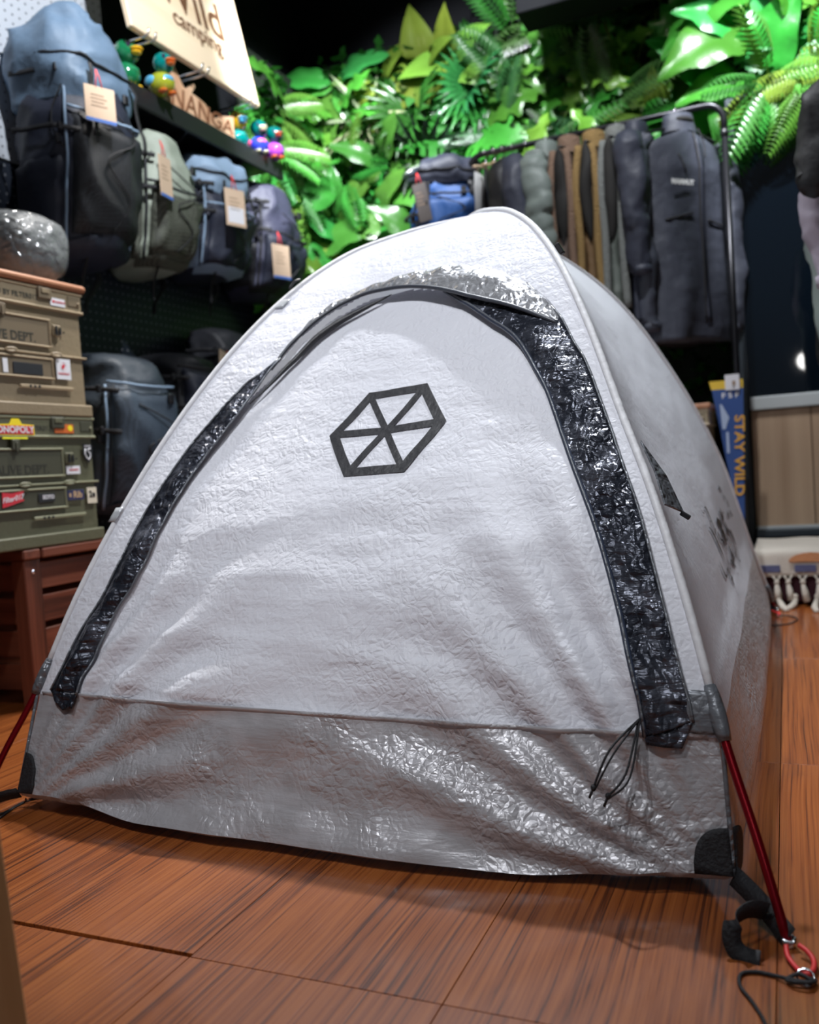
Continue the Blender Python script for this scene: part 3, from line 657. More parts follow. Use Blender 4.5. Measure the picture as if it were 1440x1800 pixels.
cr_u = crate('storage_crate', (-1.952, 1.855, .825), mat('crate_tan', (.24, .185, .115), .5, var=.1, bump=.1), mat('crate_tan_edge', (.36, .28, .18), .42), mat('crate_tan_dark', (.165, .125, .078), .55), 'tan folding crate stacked on the olive crate, wooden board on top', 'folding crates')
# stickers (face coordinates are crate-local)
def loc_y(y): return y-1.855
u = cr_u; oz = .825
for (a, b, c, d) in ((1.991, 2.048, 1.148, 1.171),):
    s_ = sticker(u, .003, loc_y(a), loc_y(b), c-oz, d-oz, s_white); text('print', 'MAMMUT', .010, on_x(.0044, loc_y(2.027), 1.1595-oz), s_red, s_); mk('print', MB().prism([(.004*math.cos(k), .005*math.sin(k)) for k in range(6)], on_x(.0044, loc_y(2.002), 1.1605-oz), .0004), s_red, s_, smooth=False)
s_ = sticker(u, .001, loc_y(1.994), loc_y(2.050), .934-oz, .994-oz, s_white)
mk('print', MB().tube([(.0024, loc_y(2.022)+.011*math.cos(k*.35), .972-oz+.012*math.sin(k*.35)) for k in range(18)], .0005, 4, closed=True), mat('print_pink', (.7, .35, .36), .5), s_)
mk('print', MB().prism([(-.007, -.006), (.001, -.007), (.004, -.003), (.007, .002), (.004, .008), (.000, .006), (-.005, .003)], on_x(.0024, loc_y(2.021), .972-oz), .0004), s_red, s_, smooth=False)
text('print', 'MAMMUT', .0105, on_x(.0024, loc_y(2.022), .950-oz), s_red, s_)
s_ = sticker(u, .002, loc_y(1.80), loc_y(1.817), .940-oz, .979-oz, s_white)
s_ = sticker(u, .002, loc_y(1.835), loc_y(1.941), .940-oz, .972-oz, s_black)
l_ = cr_l; oz = .451
def ly(y): return y-1.862
s_ = sticker(l_, .003, 0, 0, 0, 0, s_yel, poly=[(ly(1.735), .768-oz), (ly(1.888), .768-oz), (ly(1.888), .797-oz), (ly(1.846), .799-oz), (ly(1.836), .814-oz), (ly(1.812), .814-oz), (ly(1.802), .799-oz), (ly(1.735), .797-oz)])
mk('print', MB().box((.0046, ly(1.811), .7825-oz), (.0008, .146, .024)), s_red, s_, smooth=False); text('print', 'MONOPOLY', .026, on_x(.0052, ly(1.811), .7825-oz), s_white, s_, bold=.0006, sx=1.02)
s_ = sticker(l_, .003, ly(1.775), ly(1.862), .757-oz, .7675-oz, mat('sticker_lemon', (.85, .85, .03), .4))
s_ = sticker(l_, .003, ly(1.964), ly(2.038), .775-oz, .801-oz, s_org); text('print', 'OUTDOOR', .014, on_x(.0044, ly(2.0), .792-oz), s_white, s_) if False else None
mk('print', MB().prism([(.010*math.cos(k*.63), .009*math.sin(k*.63)) for k in range(10)], on_x(.0044, ly(2.025), .790-oz), .0004), s_yel, s_, smooth=False)
sh = [(-.019, .026), (.019, .026), (.019, -.004), (.012, -.020), (0, -.030), (-.012, -.020), (-.019, -.004)]
s_ = sticker(l_, .001, 0, 0, 0, 0, s_black, poly=[(ly(2.091)+a, .716-oz+b) for a, b in sh])
mk('print', MB().tube([(.0026, ly(2.091)+a, .716-oz+b) for a, b in ((-.010, .013), (-.013, -.002), (-.006, -.015), (.002, -.020), (.010, -.010), (.008, .001), (-.006, .010), (.012, .013))], .0022, 6, flat=.4), s_white, s_)
text('print', 'GOSA', .010, on_x(.0024, ly(2.091), .736-oz), s_white, s_)
s_ = sticker(l_, .001, ly(1.998), ly(2.053), .654-oz, .678-oz, s_white); text('print', 'MAMMUT', .009, on_x(.0024, ly(2.028), .666-oz), s_red, s_)
s_ = sticker(l_, .001, ly(1.994), ly(2.060), .577-oz, .607-oz, s_navy); text('print', 'Rib', .027, on_x(.0024, ly(2.034), .592-oz), s_tan, s_, bold=.0006)
mk('print', MB().box((.0026, ly(2.004), .592-oz), (.0005, .009, .011)), s_tan, s_, smooth=False)
s_ = sticker(l_, .001, ly(2.073), ly(2.113), .563-oz, .611-oz, s_cream); text('print', '2e', .026, on_x(.0024, ly(2.093), .590-oz), s_black, s_, bold=.001)
s_ = sticker(l_, .003, 0, 0, 0, 0, s_red, poly=[(ly(1.755), .570-oz), (ly(1.79), .577-oz), (ly(1.83), .586-oz), (ly(1.822), .598-oz), (ly(1.833), .614-oz), (ly(1.79), .608-oz), (ly(1.757), .612-oz)])
text('print', 'Filter017', .020, lambda a, b, h: (.0044+h, ly(1.791)+a, .593-oz+b+a*.12), s_white, s_, shear=.25, bold=.0003)
s_ = sticker(l_, .003, ly(1.882), ly(1.942), .578-oz, .602-oz, s_black); text('print', 'SOTO', .016, on_x(.0044, ly(1.918), .591-oz), s_white, s_, bold=.0005)
board = mk('wooden_board', MB().box((-2.135, 1.86, 1.212), (.39, .552, .022), ch=.008), wtop, smooth=False); tag(board, 'reddish wooden board lying on top of the tan crate', 'board')

# plastic-wrapped bundles on the board
def bundle(name, c, rad, label, seed):
    def f(p):
        k = 1+.10*mnoise.noise(p*9+Vector((seed, 0, 0)))+.05*mnoise.noise(p*22+Vector((seed, 3, 0)))
        e = [math.copysign(abs(p[i]/rad[i])**.75, p[i])*rad[i] for i in range(3)]
        q = Vector(e)*k; q.z = max(q.z, -rad[2]*.9); return q
    t = thing(name, (c[0], c[1], c[2]), label, 'bag', 'wrapped bundles on the crates')
    mk('bundle', MB().ball((0, 0, 0), rad, 40, 28, f), mat('dark_grey_roll', (.05, .055, .06), .55, bump=.4, bs=30), t)
    mk('plastic_wrap', MB().ball((0, 0, 0), [r_*1.03 for r_ in rad], 40, 28, f), plastic, t)
    return t
plastic = crinkle('clear_plastic', (.55, .58, .60), .16, .15, .06, scale=.45, alpha=.20)
bundle('wrapped_bundle', (-2.13, 2.02, 1.33), (.16, .15, .115), 'dark bundle in crinkled clear plastic lying on the wooden board', 1)
bundle('wrapped_bundle', (-2.14, 1.76, 1.40), (.13, .105, .18), 'dark plastic-wrapped bundle cut by the left picture edge, upright', 5)

# ------------------------------------------------------------------ backpacks
def backpack(name, loc, label, w_=.32, d_=.30, h_=.62, cols=None, lid=True, rot=0, mesh_front=True, tilt=0, seed=0, lidh=.30, zipcol=None, frontz=(.10, .62), group='hiking packs on the left wall', fold=1.0, straps=True):
    """origin: bottom centre of the back; front looks along +X"""
    t = thing(name, loc, label, 'backpack', group, rot=(0, tilt, rot))
    cb, cl, cf, cs = cols
    def shape(zf):
        wv = (.72+.28*math.sin(math.pi*min(1, zf*.9+.1)))*w_/2*(1-.10*zf)
        dv = d_*(.62+.38*math.sin(math.pi*(zf*.75+.12)))
        if zf < .08: k = math.sqrt(max(0, 1-((.08-zf)/.09)**2)); wv *= k; dv *= .35+.65*k
        if zf > .9: k = math.sqrt(max(0.02, 1-((zf-.9)/.11)**2)); wv *= .45+.55*k; dv *= .35+.65*k
        return wv, dv
    def surf(th, zf, off=0):
        wv, dv = shape(min(max(zf, 0), 1)); c_, s_ = math.cos(th), math.sin(th); e = .72
        x = dv/2+math.copysign(abs(c_)**e, c_)*(dv/2+off); y = math.copysign(abs(s_)**e, s_)*(wv+off); z = zf*h_
        k = fold*.012*mnoise.noise(Vector((x*7+seed, y*7, z*11)))+fold*.018*((1-abs(mnoise.noise(Vector((x*6+seed*2, y*9+seed, z*6+y*5)))))**5-.35)+fold*.004*mnoise.noise(Vector((x*22, y*22+seed, z*14)))
        g = .020*zf*zf
        return Vector((x+k*c_+g, y+k*s_, z+(off if zf > .97 else 0)))
    mb = MB(); n = 40
    n = 56; mb.loft([[surf(2*math.pi*k/n, z/44) for k in range(n)] for z in range(45)]); mk('main_body', mb, cb, t)
    def pan(nm, m, th0, th1, z0, z1, off, parent=t, nu=20, nv=16, sag=0):
        def f(u, v):
            ed = min(1, min(u, 1-u, v, 1-v)*9); ed = math.sqrt(max(0, 1-(1-ed)**2))
            z = z0+(z1-z0)*v-(sag*math.sin(math.pi*u)*v); th = th0+(th1-th0)*u
            p = surf(th, z, -.004+(off+.004)*ed); p += Vector((.5, 0, 0))*.010*mnoise.noise(p*16+Vector((seed, 9, 2)))*ed*off/.02
            return p
        return mk(nm, MB().grid(f, nu, nv), m, parent)
    if lid:
        def lidf(th, v):
            zf = 1-lidh+v*(lidh+.10); wv, dv = shape(.80); c_, s_ = math.cos(th), math.sin(th); e = .66
            kk = math.sqrt(max(.0, 1-max(0, (v-.45)/.56)**2)) if v > .45 else 1
            low = .92+.08*min(1, v*5)
            x = dv/2+.008+math.copysign(abs(c_)**e, c_)*(dv/2+.026)*kk*low; y = math.copysign(abs(s_)**e, s_)*(wv+.022)*kk*low
            z = zf*h_-.05*h_*(c_*.5+.5)*(1-v)+.03*(1-v)*0
            p = Vector((x, y, z)); nn = .016*mnoise.noise(p*8+Vector((seed*3, 0, 0)))+.020*((1-abs(mnoise.noise(Vector((p.x*5+seed, p.y*8, p.z*7+p.y*6)))))**6-.3)+.005*mnoise.noise(p*24)
            return p+Vector((c_*nn, s_*nn, nn*.6))
        lb = MB(); lb.loft([[lidf(2*math.pi*k/56, v/26) for k in range(56)] for v in range(27)]); lo = mk('lid', lb, cl, t)
        mk('lid_zip', MB().tube([lidf(-1.5+3.0*k/24, .38)+Vector((.004, 0, 0)) for k in range(25)], .004, 6), black, lo)
    fp = pan('front_pocket', cf, -.95, .95, frontz[0], frontz[1], .022, sag=.05)
    pts = [surf(-1.0+2.0*k/16, frontz[1]-.03*math.sin(math.pi*k/16), .024) for k in range(17)]
    mk('pocket_hem', MB().tube(pts, .005, 6), zipcol or black, fp)
    for sg in (-1, 1):
        sp = pan('side_pocket', cs, sg*1.15, sg*2.15, .06, .42, .016, nu=12, nv=12)
        mk('side_strap', MB().tube([surf(sg*(1.05+.3*math.sin(k*.5)), .42+.36*k/8, .008) for k in range(9)], .005, 6, flat=.5), black, t)
        mk('piping', MB().tube([surf(sg*1.05, .06+.72*k/16, .010) for k in range(17)], .005, 6), zipcol or black, t)
    for zz in (.50, .74):
        for sg in (-1, 1):
            cs_ = mk('compression_strap', MB().ribbon([surf(sg*(.75+1.3*k/14), zz+.05*k/14, .022) for k in range(15)], (0, 0, 1), .016, .003), black, t)
            mk('ladder_lock', MB().box(surf(sg*1.15, zz+.015, .027), (.014, .016, .026), ch=.003), blackp, cs_, smooth=False)
    if lid:
        for sg in (-1, 1): mk('lid_strap', MB().ribbon([surf(sg*.45, .78-.30*k/12, .036) for k in range(13)], (0, 1, 0), .016, .003), black, t)
    mk('lower_panel', MB().grid(lambda u, v: surf(-1.3+2.6*u, .02+.10*v*(1-.6*abs(2*u-1)), .012), 20, 6), cs, t)
    mk('buckle', MB().box(surf(.25, .70, .02), (.012, .026, .034), ch=.003), blackp, t, smooth=False)
    mk('buckle', MB().box(surf(-1.2, .47, .02), (.014, .022, .03), ch=.003), blackp, t, smooth=False)
    mk('bungee', MB().tube(spl([surf(-.35, .66, .026), surf(.2, .52, .030), surf(-.2, .40, .032), surf(.1, .26, .030), surf(-.05, .12, .026)]), .0028, 5), black, t)
    mk('haul_loop', MB().tube([Vector((.02+.01*math.sin(a), .035*math.cos(a), h_*(.985 if not lid else 1.05)+.012*math.sin(a))) for a in [math.pi*k/10 for k in range(11)]], .006, 6), black, t)
    if not straps: return t, surf
    mk('hip_belt', MB().tube([surf(math.pi*.62, .12, .02), surf(math.pi*.62, .05, .04)+Vector((.02, .01, -.03)), surf(math.pi*.6, .0, .03)+Vector((.05, -.01, -.09)), surf(math.pi*.5, 0, 0)+Vector((.04, -.03, -.14))], [.018, .014, .010, .008], 8, flat=.4), black, t)
    mk('dangling_strap', MB().tube(spl([surf(-.4, .04, .0), surf(-.4, .0, .0)+Vector((.02, 0, -.04)), surf(-.3, .0, 0)+Vector((.0, .01, -.10))]), .005, 6, flat=.4), black, t)
    return t, surf
nylon = lambda n, c, r_=.6: mat(n, c, r_, bump=.35, bs=9, dist=.03, var=.12, vs_=5)
steel = nylon('nylon_steel_blue', (.12, .185, .27)); steel_l = nylon('nylon_pale_blue', (.24, .34, .47)); navy = nylon('nylon_navy', (.018, .022, .040)); slate = nylon('nylon_slate', (.035, .048, .065))
sage = nylon('nylon_sage', (.30, .34, .28)); blackn = nylon('nylon_black', (.012, .013, .018)); deepblue = nylon('nylon_deep_blue', (.014, .075, .26)); violetn = nylon('nylon_dark_violet', (.04, .042, .075))
net_b = mesh_cloth('net_black', (.006, .0065, .009), (.024, .027, .034)); net_g = mesh_cloth('net_olive', (.03, .032, .026), (.12, .13, .10)); net_s = mesh_cloth('net_slate', (.018, .028, .045), (.05, .075, .11))
backpack('backpack', (-2.385, 2.44, 1.37), 'large steel-blue hiking pack with black mesh front, nearest and highest on wall', .36, .345, .80, (navy, steel, net_b, navy), seed=1, lidh=.33, frontz=(.10, .60), zipcol=steel_l)
backpack('backpack', (-2.38, 2.83, 1.42), 'sage green pack with olive net pocket, second along the upper row', .31, .31, .545, (sage, sage, net_g, net_g), lid=False, seed=2, frontz=(.08, .55), zipcol=blackn)
backpack('backpack', (-2.38, 3.20, 1.46), 'pale blue and navy pack, third along the upper row', .34, .31, .47, (navy, steel_l, navy, steel_l), seed=3, lidh=.26, frontz=(.06, .58), zipcol=steel_l)
backpack('backpack', (-2.38, 3.62, 1.44), 'plain dark navy pack nearest the plants, last of the upper row', .37, .32, .535, (violetn, violetn, navy, blackn), lid=False, seed=4, frontz=(.05, .50))
backpack('backpack', (-2.38, 2.50, .50), 'slate blue mesh-fronted pack low behind the crates', .38, .36, .58, (slate, steel_l, net_s, slate), lid=False, seed=5, straps=False, frontz=(.08, .80), zipcol=steel_l)
backpack('backpack', (-2.38, 2.90, .66), 'black ribbed pack with tilted tag, low beside the tent top edge', .34, .34, .46, (blackn, slate, navy, slate), lid=False, seed=6, straps=False, frontz=(.2, .85))
backpack('backpack', (-2.38, 3.25, .80), 'black pack in deep shadow below the pale blue pack', .34, .28, .46, (blackn, blackn, blackn, blackn), lid=False, seed=7, straps=False)
backpack('backpack', (-2.38, 3.66, .80), 'black pack in deep shadow below the dark navy pack', .34, .28, .46, (blackn, blackn, blackn, blackn), lid=False, seed=8, straps=False)

# ------------------------------------------------------------------ hang tags
kraft = mat('kraft_card', (.62, .46, .33), .7, var=.06); t_blue = mat('tag_blue', (.06, .16, .5), .6); t_ink = mat('tag_ink', (.32, .22, .15), .7)
def hang_tag(loc, w_, h_, label, rz=0, ry=0, rx=0, blue=True, cord=.06, whitep=False, card=None):
    """card faces local +X; top of the card at the origin"""
    t = thing('hang_tag', loc, label, 'tag', 'swing tags on the packs', rot=(rx, ry, rz))
    c_ = mk('card', MB().box((0, 0, -h_/2), (.003, w_, h_), ch=.0008), card or kraft, t, smooth=False)
    if blue: mk('stripe', MB().box((.0006, 0, -h_+.006), (.0024, w_*.99, .011)), t_blue, c_, smooth=False)
    if whitep: mk('price_label', MB().box((.0008, 0, -h_*.70), (.0022, w_*.8, h_*.42)), s_white, c_, smooth=False)
    for k in range(4): mk('print', MB().box((.0016, -.008+.004*(k % 2), -h_*(.25+.10*k)), (.0006, w_*(.42+.1*(k % 2)), .004)), t_ink, c_, smooth=False)
    mk('cord', MB().tube([(0, -.012, -.006), (-.004, -.004, cord*.6), (-.012, 0, cord)], .0022, 5).tube([(0, .012, -.006), (-.004, .006, cord*.6), (-.012, 0, cord)], .0022, 5), redcord, t)
    return t
hang_tag((-1.995, 2.33, 1.905), .105, .115, 'kraft card tag with blue edge on the large steel-blue pack', rz=R(-22))
hang_tag((-2.04, 2.70, 1.80), .085, .15, 'narrow kraft tag with blue edge on the sage green pack', rz=R(8))
hang_tag((-2.01, 3.10, 1.78), .10, .15, 'kraft tag with white price label on the pale blue pack', rz=R(-18), blue=False, whitep=True)
hang_tag((-2.02, 3.45, 1.63), .10, .15, 'kraft tag with blue edge on the dark navy pack', rz=R(-18))
hang_tag((-2.00, 2.955, 1.10), .09, .13, 'kraft tag lying askew on the black ribbed pack low down', rz=R(-10), ry=R(-30), rx=R(-30), cord=.03)

# ------------------------------------------------------------------ shelf, sign, ornaments
sh = thing('wall_shelf', (-2.25, 3.0, 2.0), 'long black wall shelf carrying the ducks and wooden lettering', 'shelf')
mk('board', MB().box((-2.265, 3.14, 2.045), (.30, 1.06, .020), ch=.003), blackp, sh, world=True, smooth=False)
mk('fascia', MB().box((-2.108, 3.14, 2.022), (.014, 1.06, .075), ch=.002), blackp, sh, world=True, smooth=False)
for y in (3.02, 3.42): mk('bracket', MB().prism([(0, 0), (.26, 0), (0, -.18)], lambda a, b, h, y=y: (-2.40+a, y+h, 2.034+b), .012), blackm, sh, world=True, smooth=False)
ZS = 2.0555
pale = wood('sign_birch', (.62, .47, .30), (.70, .55, .37), (.78, .63, .45), along=1, fine=14, r=.45)
cut = mat('sign_cut_letter', (.12, .055, .025), .6)
sign = thing('wooden_sign', (-2.06, 3.02, 2.235), 'pale birch sign board reading Wild camping, above the duck shelf', 'sign', rot=(0, R(-11), 0))
mk('board', MB().box((-.012, 0, .30), (.024, .83, .60), ch=.003), pale, sign, smooth=False)
text('lettering', 'Wild', .235, on_x(.0, .03, .292), cut, sign, th=.003, bold=.001, sx=.95)
text('lettering', 'camping', .100, on_x(.0, .035, .172), cut, sign, th=.003, bold=.0004, sx=1.0)
for k, y in enumerate((2.66, 2.98, 3.33)):
    hk = thing('peg_hook', (-2.40, y, 2.215), ('steel double peg under the near end of the sign', 'steel double peg under the middle of the sign', 'steel double peg under the far end of the sign')[k], 'hook', 'pegs holding the sign')
    for dy in (0, .04):
        mk('prong', MB().tube([(0, dy, 0), (.35, dy, 0), (.365, dy, .008), (.37, dy, .025)], .0045, 8), chrome, hk)
    mk('backplate', MB().box((.004, .02, 0), (.008, .07, .03), ch=.002), chrome, hk, smooth=False)
# wooden mountain lettering
orn = thing('wooden_ornament', (-2.12, 3.07, ZS), 'carved wooden mountain ornament with lettering, between ducks on shelf', 'ornament')
ow = wood('ornament_wood', (.42, .22, .12), (.60, .36, .22), (.70, .46, .30), along=2, fine=16, r=.5)
mt = [(a*1.12, b*1.12) for a, b in [(-.20, 0), (-.20, .118), (-.145, .150), (-.105, .100), (-.085, .088), (-.035, .128), (-.03, .118), (-.055, .088), (-.015, .085), (.025, .078), (.055, .055), (.075, .048), (.085, .040), (.125, .068), (.205, .092), (.205, 0)]]
mk('board', MB().prism(mt, lambda a, b, h: (-.020+h, a, b), .026), ow, orn, smooth=False)
cw = mat('ornament_groove', (.20, .08, .035), .7)
text('lettering', 'NANGA', .090, lambda a, b, h: (.006+h, .005+a, .044+b*(1.15-a*1.3)), cw, orn, th=.002, shear=.15, bold=.0005, sx=1.28)
# rubber ducks
def duck(loc, rz, s, body, head, beak, label, hood=None, ring=None, feet=None):
    t = thing('rubber_duck', loc, label, 'rubber duck', 'toy ducks on the shelf', rot=(0, 0, rz))
    g = lambda n, c: mat('duck_'+n, c, .08, coat=.6)
    bm = g(*body); hm = g(*head); km = g(*beak)
    def bf(p):
        if p.x < 0: p.z += .35*max(0, -p.x-.02*s)*1.0
        return p
    bo = mk('body', MB().ball((0, 0, .040*s), (.052*s, .043*s, .040*s), 20, 14, bf), bm, t)
    for sg in (-1, 1): mk('wing', MB().ball((-.010*s, sg*.040*s, .046*s), (.026*s, .008*s, .017*s), 12, 8), g(*(ring or body)), bo)
    ho = mk('head', MB().ball((.020*s, 0, .104*s), (.036*s, .036*s, .035*s), 20, 14), hm, t)
    mk('beak', MB().ball((.060*s, 0, .102*s), (.020*s, .019*s, .0065*s), 12, 8).ball((.058*s, 0, .092*s), (.016*s, .016*s, .005*s), 12, 8), km, t)
    for sg in (-1, 1): mk('eye', MB().ball((.048*s, sg*.019*s, .114*s), (.006*s, .006*s, .009*s), 10, 8), g('eye', (.03, .02, .05)), ho)
    if hood: mk('cap', MB().ball((.014*s, 0, .113*s), (.037*s, .040*s, .033*s), 18, 12), g(*hood), ho)
    if ring: mk('chest_print', MB().ball((.030*s, 0, .048*s), (.025*s, .026*s, .014*s), 14, 8), g(*ring), bo)
    for sg in (-1, 1): mk('foot', MB().ball((.030*s, sg*.018*s, .006*s), (.022*s, .013*s, .006*s), 10, 6), g(*(feet or beak)), t)
    return t
G1 = ('green', (.01, .16, .06)); TE = ('teal', (.0, .17, .16)); YE = ('yellow', (.85, .50, .02)); OR = ('orange', (.75, .16, .03)); BL = ('blue', (.03, .05, .55)); PU = ('purple', (.32, .06, .52)); DT = ('dark_teal', (.0, .09, .085)); LI = ('lime', (.32, .36, .03)); WH = ('cream', (.75, .72, .45)); LV = ('lavender', (.55, .42, .7)); SK = ('sky', (.1, .4, .65)); PK = ('pink', (.75, .12, .2)); RD = ('brick', (.42, .07, .025))
duck((-2.17, 2.675, ZS), R(-8), 1.26, G1, G1, YE, 'green toy duck with yellow beak, first on the shelf', ring=('green2', (.02, .22, .09)))
duck((-2.09, 2.785, ZS), R(-15), 1.10, LI, TE, OR, 'toy duck with teal head, lime body and orange beak', ring=SK)
duck((-2.17, 3.40, ZS), R(-30), 1.15, TE, YE, SK, 'toy duck with yellow head and teal body, right of wooden ornament', hood=None, ring=('teal2', (.02, .25, .22)), feet=SK)
duck((-2.12, 3.50, ZS), R(-35), 1.02, BL, DT, WH, 'toy duck with blue body, dark head and cream beak', hood=DT, ring=PK, feet=WH)
duck((-2.10, 3.60, ZS), R(-35), 1.02, PU, DT, RD, 'purple toy duck with brick-red beak, last on the shelf', hood=DT, ring=('magenta', (.45, .1, .55)), feet=OR)

# ================================================================== plant wall
random.seed(11)
def leaf_mat(n, c, c2=None, r_=.32, tr=.25, vein=None):
    return mat('leaf_'+n, c, r_, var=.35, vs_=9, transl=tr, coat=.25, bump=.25, bs=25, dist=.01, rv=.5)
LM = {'pothos': leaf_mat('pothos', (.12, .25, .015)), 'broad': leaf_mat('broad', (.025, .20, .015)), 'fan': leaf_mat('fan', (.015, .17, .04)), 'dark_fan': leaf_mat('dark_fan', (.012, .028, .016)),
      'fern': leaf_mat('fern', (.045, .26, .02)), 'monstera': leaf_mat('monstera', (.03, .25, .012)), 'ear': leaf_mat('ear', (.010, .24, .014)), 'lobed': leaf_mat('lobed', (.06, .26, .012)),
      'spider': leaf_mat('spider', (.34, .40, .22)), 'grass': leaf_mat('grass', (.05, .12, .012)), 'boston': leaf_mat('boston', (.16, .36, .02)), 'areca': leaf_mat('areca', (.02, .10, .02))}
stem_m = mat('leaf_stalk', (.05, .13, .02), .5)
def leaf_mesh(name, prof, L_, W_, droop, fold=.25, wave=0, n=12, cut=None, cup=0):
    """blade along +X, upper side +Z; prof(s) half-width factor"""
    mb = MB(); V = []; Fs = []; m_ = 4
    for i in range(n+1):
        s = i/n; x = L_*s; zc = -droop*L_*s*s+.10*L_*s
        wv = prof(s)*W_
        for j in range(-m_, m_+1):
            f = j/m_; y = f*wv
            V.append((x-cup*abs(f)**2*L_*.10, y, zc+abs(y)*fold*(1-.8*abs(f))+wave*math.sin(s*16+f*2)*abs(f)*.02))
    k = 2*m_+1
    for i in range(n):
        for j in range(2*m_):
            a = i*k+j
            if cut and cut((i+.5)/n, (j+.5)/m_-1): continue
            Fs.append((a, a+1, a+k+1, a+k))
    mb.add(V, Fs); mb.tube([(0-.05, 0, -.012), (0, 0, 0), (L_*.5, 0, -droop*L_*.25+.05*L_-.001)], [.003, .003, .0015], 5)
    return mb
def pinnate(L_, W_, pairs, droop, lw, ang=.5):
    mb = MB()
    spine = lambda s: Vector((L_*s, 0, -droop*L_*s*s+.15*L_*s))
    for i in range(pairs):
        s = .12+.88*i/pairs; p = spine(s); ln = W_*math.sin(math.pi*(.12+.83*s))**.7
        for sg in (-1, 1):
            d = Vector((ang, sg, -.25)).normalized(); q = Vector((1, -sg*ang, 0)).normalized()
            mid = p+d*ln*.5+Vector((0, 0, .008)); tip = p+d*ln+Vector((0, 0, -.02))
            mb.add([p, mid+q*lw, tip, mid-q*lw, mid+Vector((0, 0, -.004))], [(0, 1, 4), (1, 2, 4), (2, 3, 4), (3, 0, 4)] if sg > 0 else [(1, 0, 4), (2, 1, 4), (3, 2, 4), (0, 3, 4)])
    mb.tube([spine(k/8) for k in range(9)], [.003-.0002*k for k in range(9)], 5); return mb
def fan(L_, n, spread):
    mb = MB(); mb.tube([(-.10, 0, -.03), (-.04, 0, 0), (0, 0, 0)], .003, 5)
    for i in range(n):
        a = -spread+2*spread*i/(n-1); d = Vector((math.cos(a), math.sin(a), 0)); q = Vector((-d.y, d.x, 0)); ln = L_*(.72+.28*math.cos(a*.7))
        V = []; Fs = []
        for k in range(7):
            s = k/6; wv = L_*.085*(.35+1.4*s if s < .5 else (1.05*(1-s)/.5))*1.0+.0006; c_ = d*ln*s+Vector((0, 0, .05*s-.26*L_*s**3))
            V += [c_+q*wv, c_+Vector((0, 0, -.007*min(1, 2*s))), c_-q*wv]
        for k in range(6):
            b = 3*k; Fs += [(b, b+1, b+4, b+3), (b+1, b+2, b+5, b+4)]
        mb.add(V, Fs)
    return mb
def blades(L_, n, wd):
    mb = MB()
    for i in range(n):
        a = random.uniform(-1.3, 1.3); el = random.uniform(-.2, .9); ln = L_*random.uniform(.7, 1.1)
        d = Vector((math.cos(a)*math.cos(el), math.sin(a)*math.cos(el), math.sin(el))); q = Vector((-math.sin(a), math.cos(a), 0)); V = []; Fs = []
        for k in range(7):
            s = k/6; c_ = d*ln*s+Vector((0, 0, -.55*ln*s*s)); wv = wd*math.sin(math.pi*(.12+.86*s)); V += [c_+q*wv, c_-q*wv]
        for k in range(6): Fs.append((2*k, 2*k+1, 2*k+3, 2*k+2))
        mb.add(V, Fs)
    return mb
ov = lambda s: max(.015, math.sin(math.pi*min(1, s*.94+.05))**.75*(1-.35*s))
heart = lambda s: max(.02, (math.sqrt(max(0, 1-(1-min(1, s/.22))**2)) if s < .22 else (1-((s-.22)/.78)**1.6)))
lob = lambda s: max(.02, math.sin(math.pi*(s*.93+.05))**.7*(.72+.28*math.cos(s*34)))
mcut = lambda s, f: abs(f) > .42 and ((s*6.2) % 1) < .30 and .15 < s < .95
LEAF = {'pothos': (leaf_mesh('l', heart, .15, .058, .5, .3), 6), 'broad': (leaf_mesh('l', ov, .24, .075, .55, .35, wave=.4), 6), 'fan': (fan(.19, 15, 1.9), 4), 'dark_fan': (fan(.19, 13, 1.9), 4), 'fern': (pinnate(.27, .085, 13, .55, .0095), 7),
        'monstera': (leaf_mesh('l', heart, .25, .115, .45, .2, cut=mcut, n=24), 4), 'ear': (leaf_mesh('l', heart, .28, .115, .45, .35, wave=.5), 4), 'lobed': (leaf_mesh('l', lob, .26, .065, .5, .3, wave=.5, n=26), 6),
        'spider': (blades(.26, 5, .009), 4), 'grass': (blades(.24, 6, .006), 5), 'boston': (pinnate(.30, .075, 22, .7, .008, .25), 6), 'areca': (pinnate(.30, .11, 15, .6, .0075, .8), 5)}
LMESH = {}
for k, (mb, n) in LEAF.items():
    me = bpy.data.meshes.new('leaf_'+k); me.from_pydata(mb.v, [], mb.f); me.polygons.foreach_set('use_smooth', [True]*len(me.polygons)); me.materials.append(LM[k]); LMESH[k] = me
PHR = {'pothos': 'yellow-green heart-leaved pothos', 'broad': 'broad oval-leaved green plant', 'fan': 'deep green fan palm', 'dark_fan': 'blackish fan palm', 'fern': 'bright feathery fern', 'monstera': 'split-leaf monstera', 'ear': 'big glossy elephant-ear plant', 'lobed': 'wavy-edged lobed philodendron', 'spider': 'pale striped spider plant', 'grass': 'thin-bladed grass palm', 'boston': 'lime green sword fern', 'areca': 'dark areca palm'}
BIG = {'broad': 1.22, 'pothos': 1.22, 'ear': 1.08, 'monstera': 1.2, 'fan': 1.15, 'dark_fan': 1.1, 'lobed': 1.12}
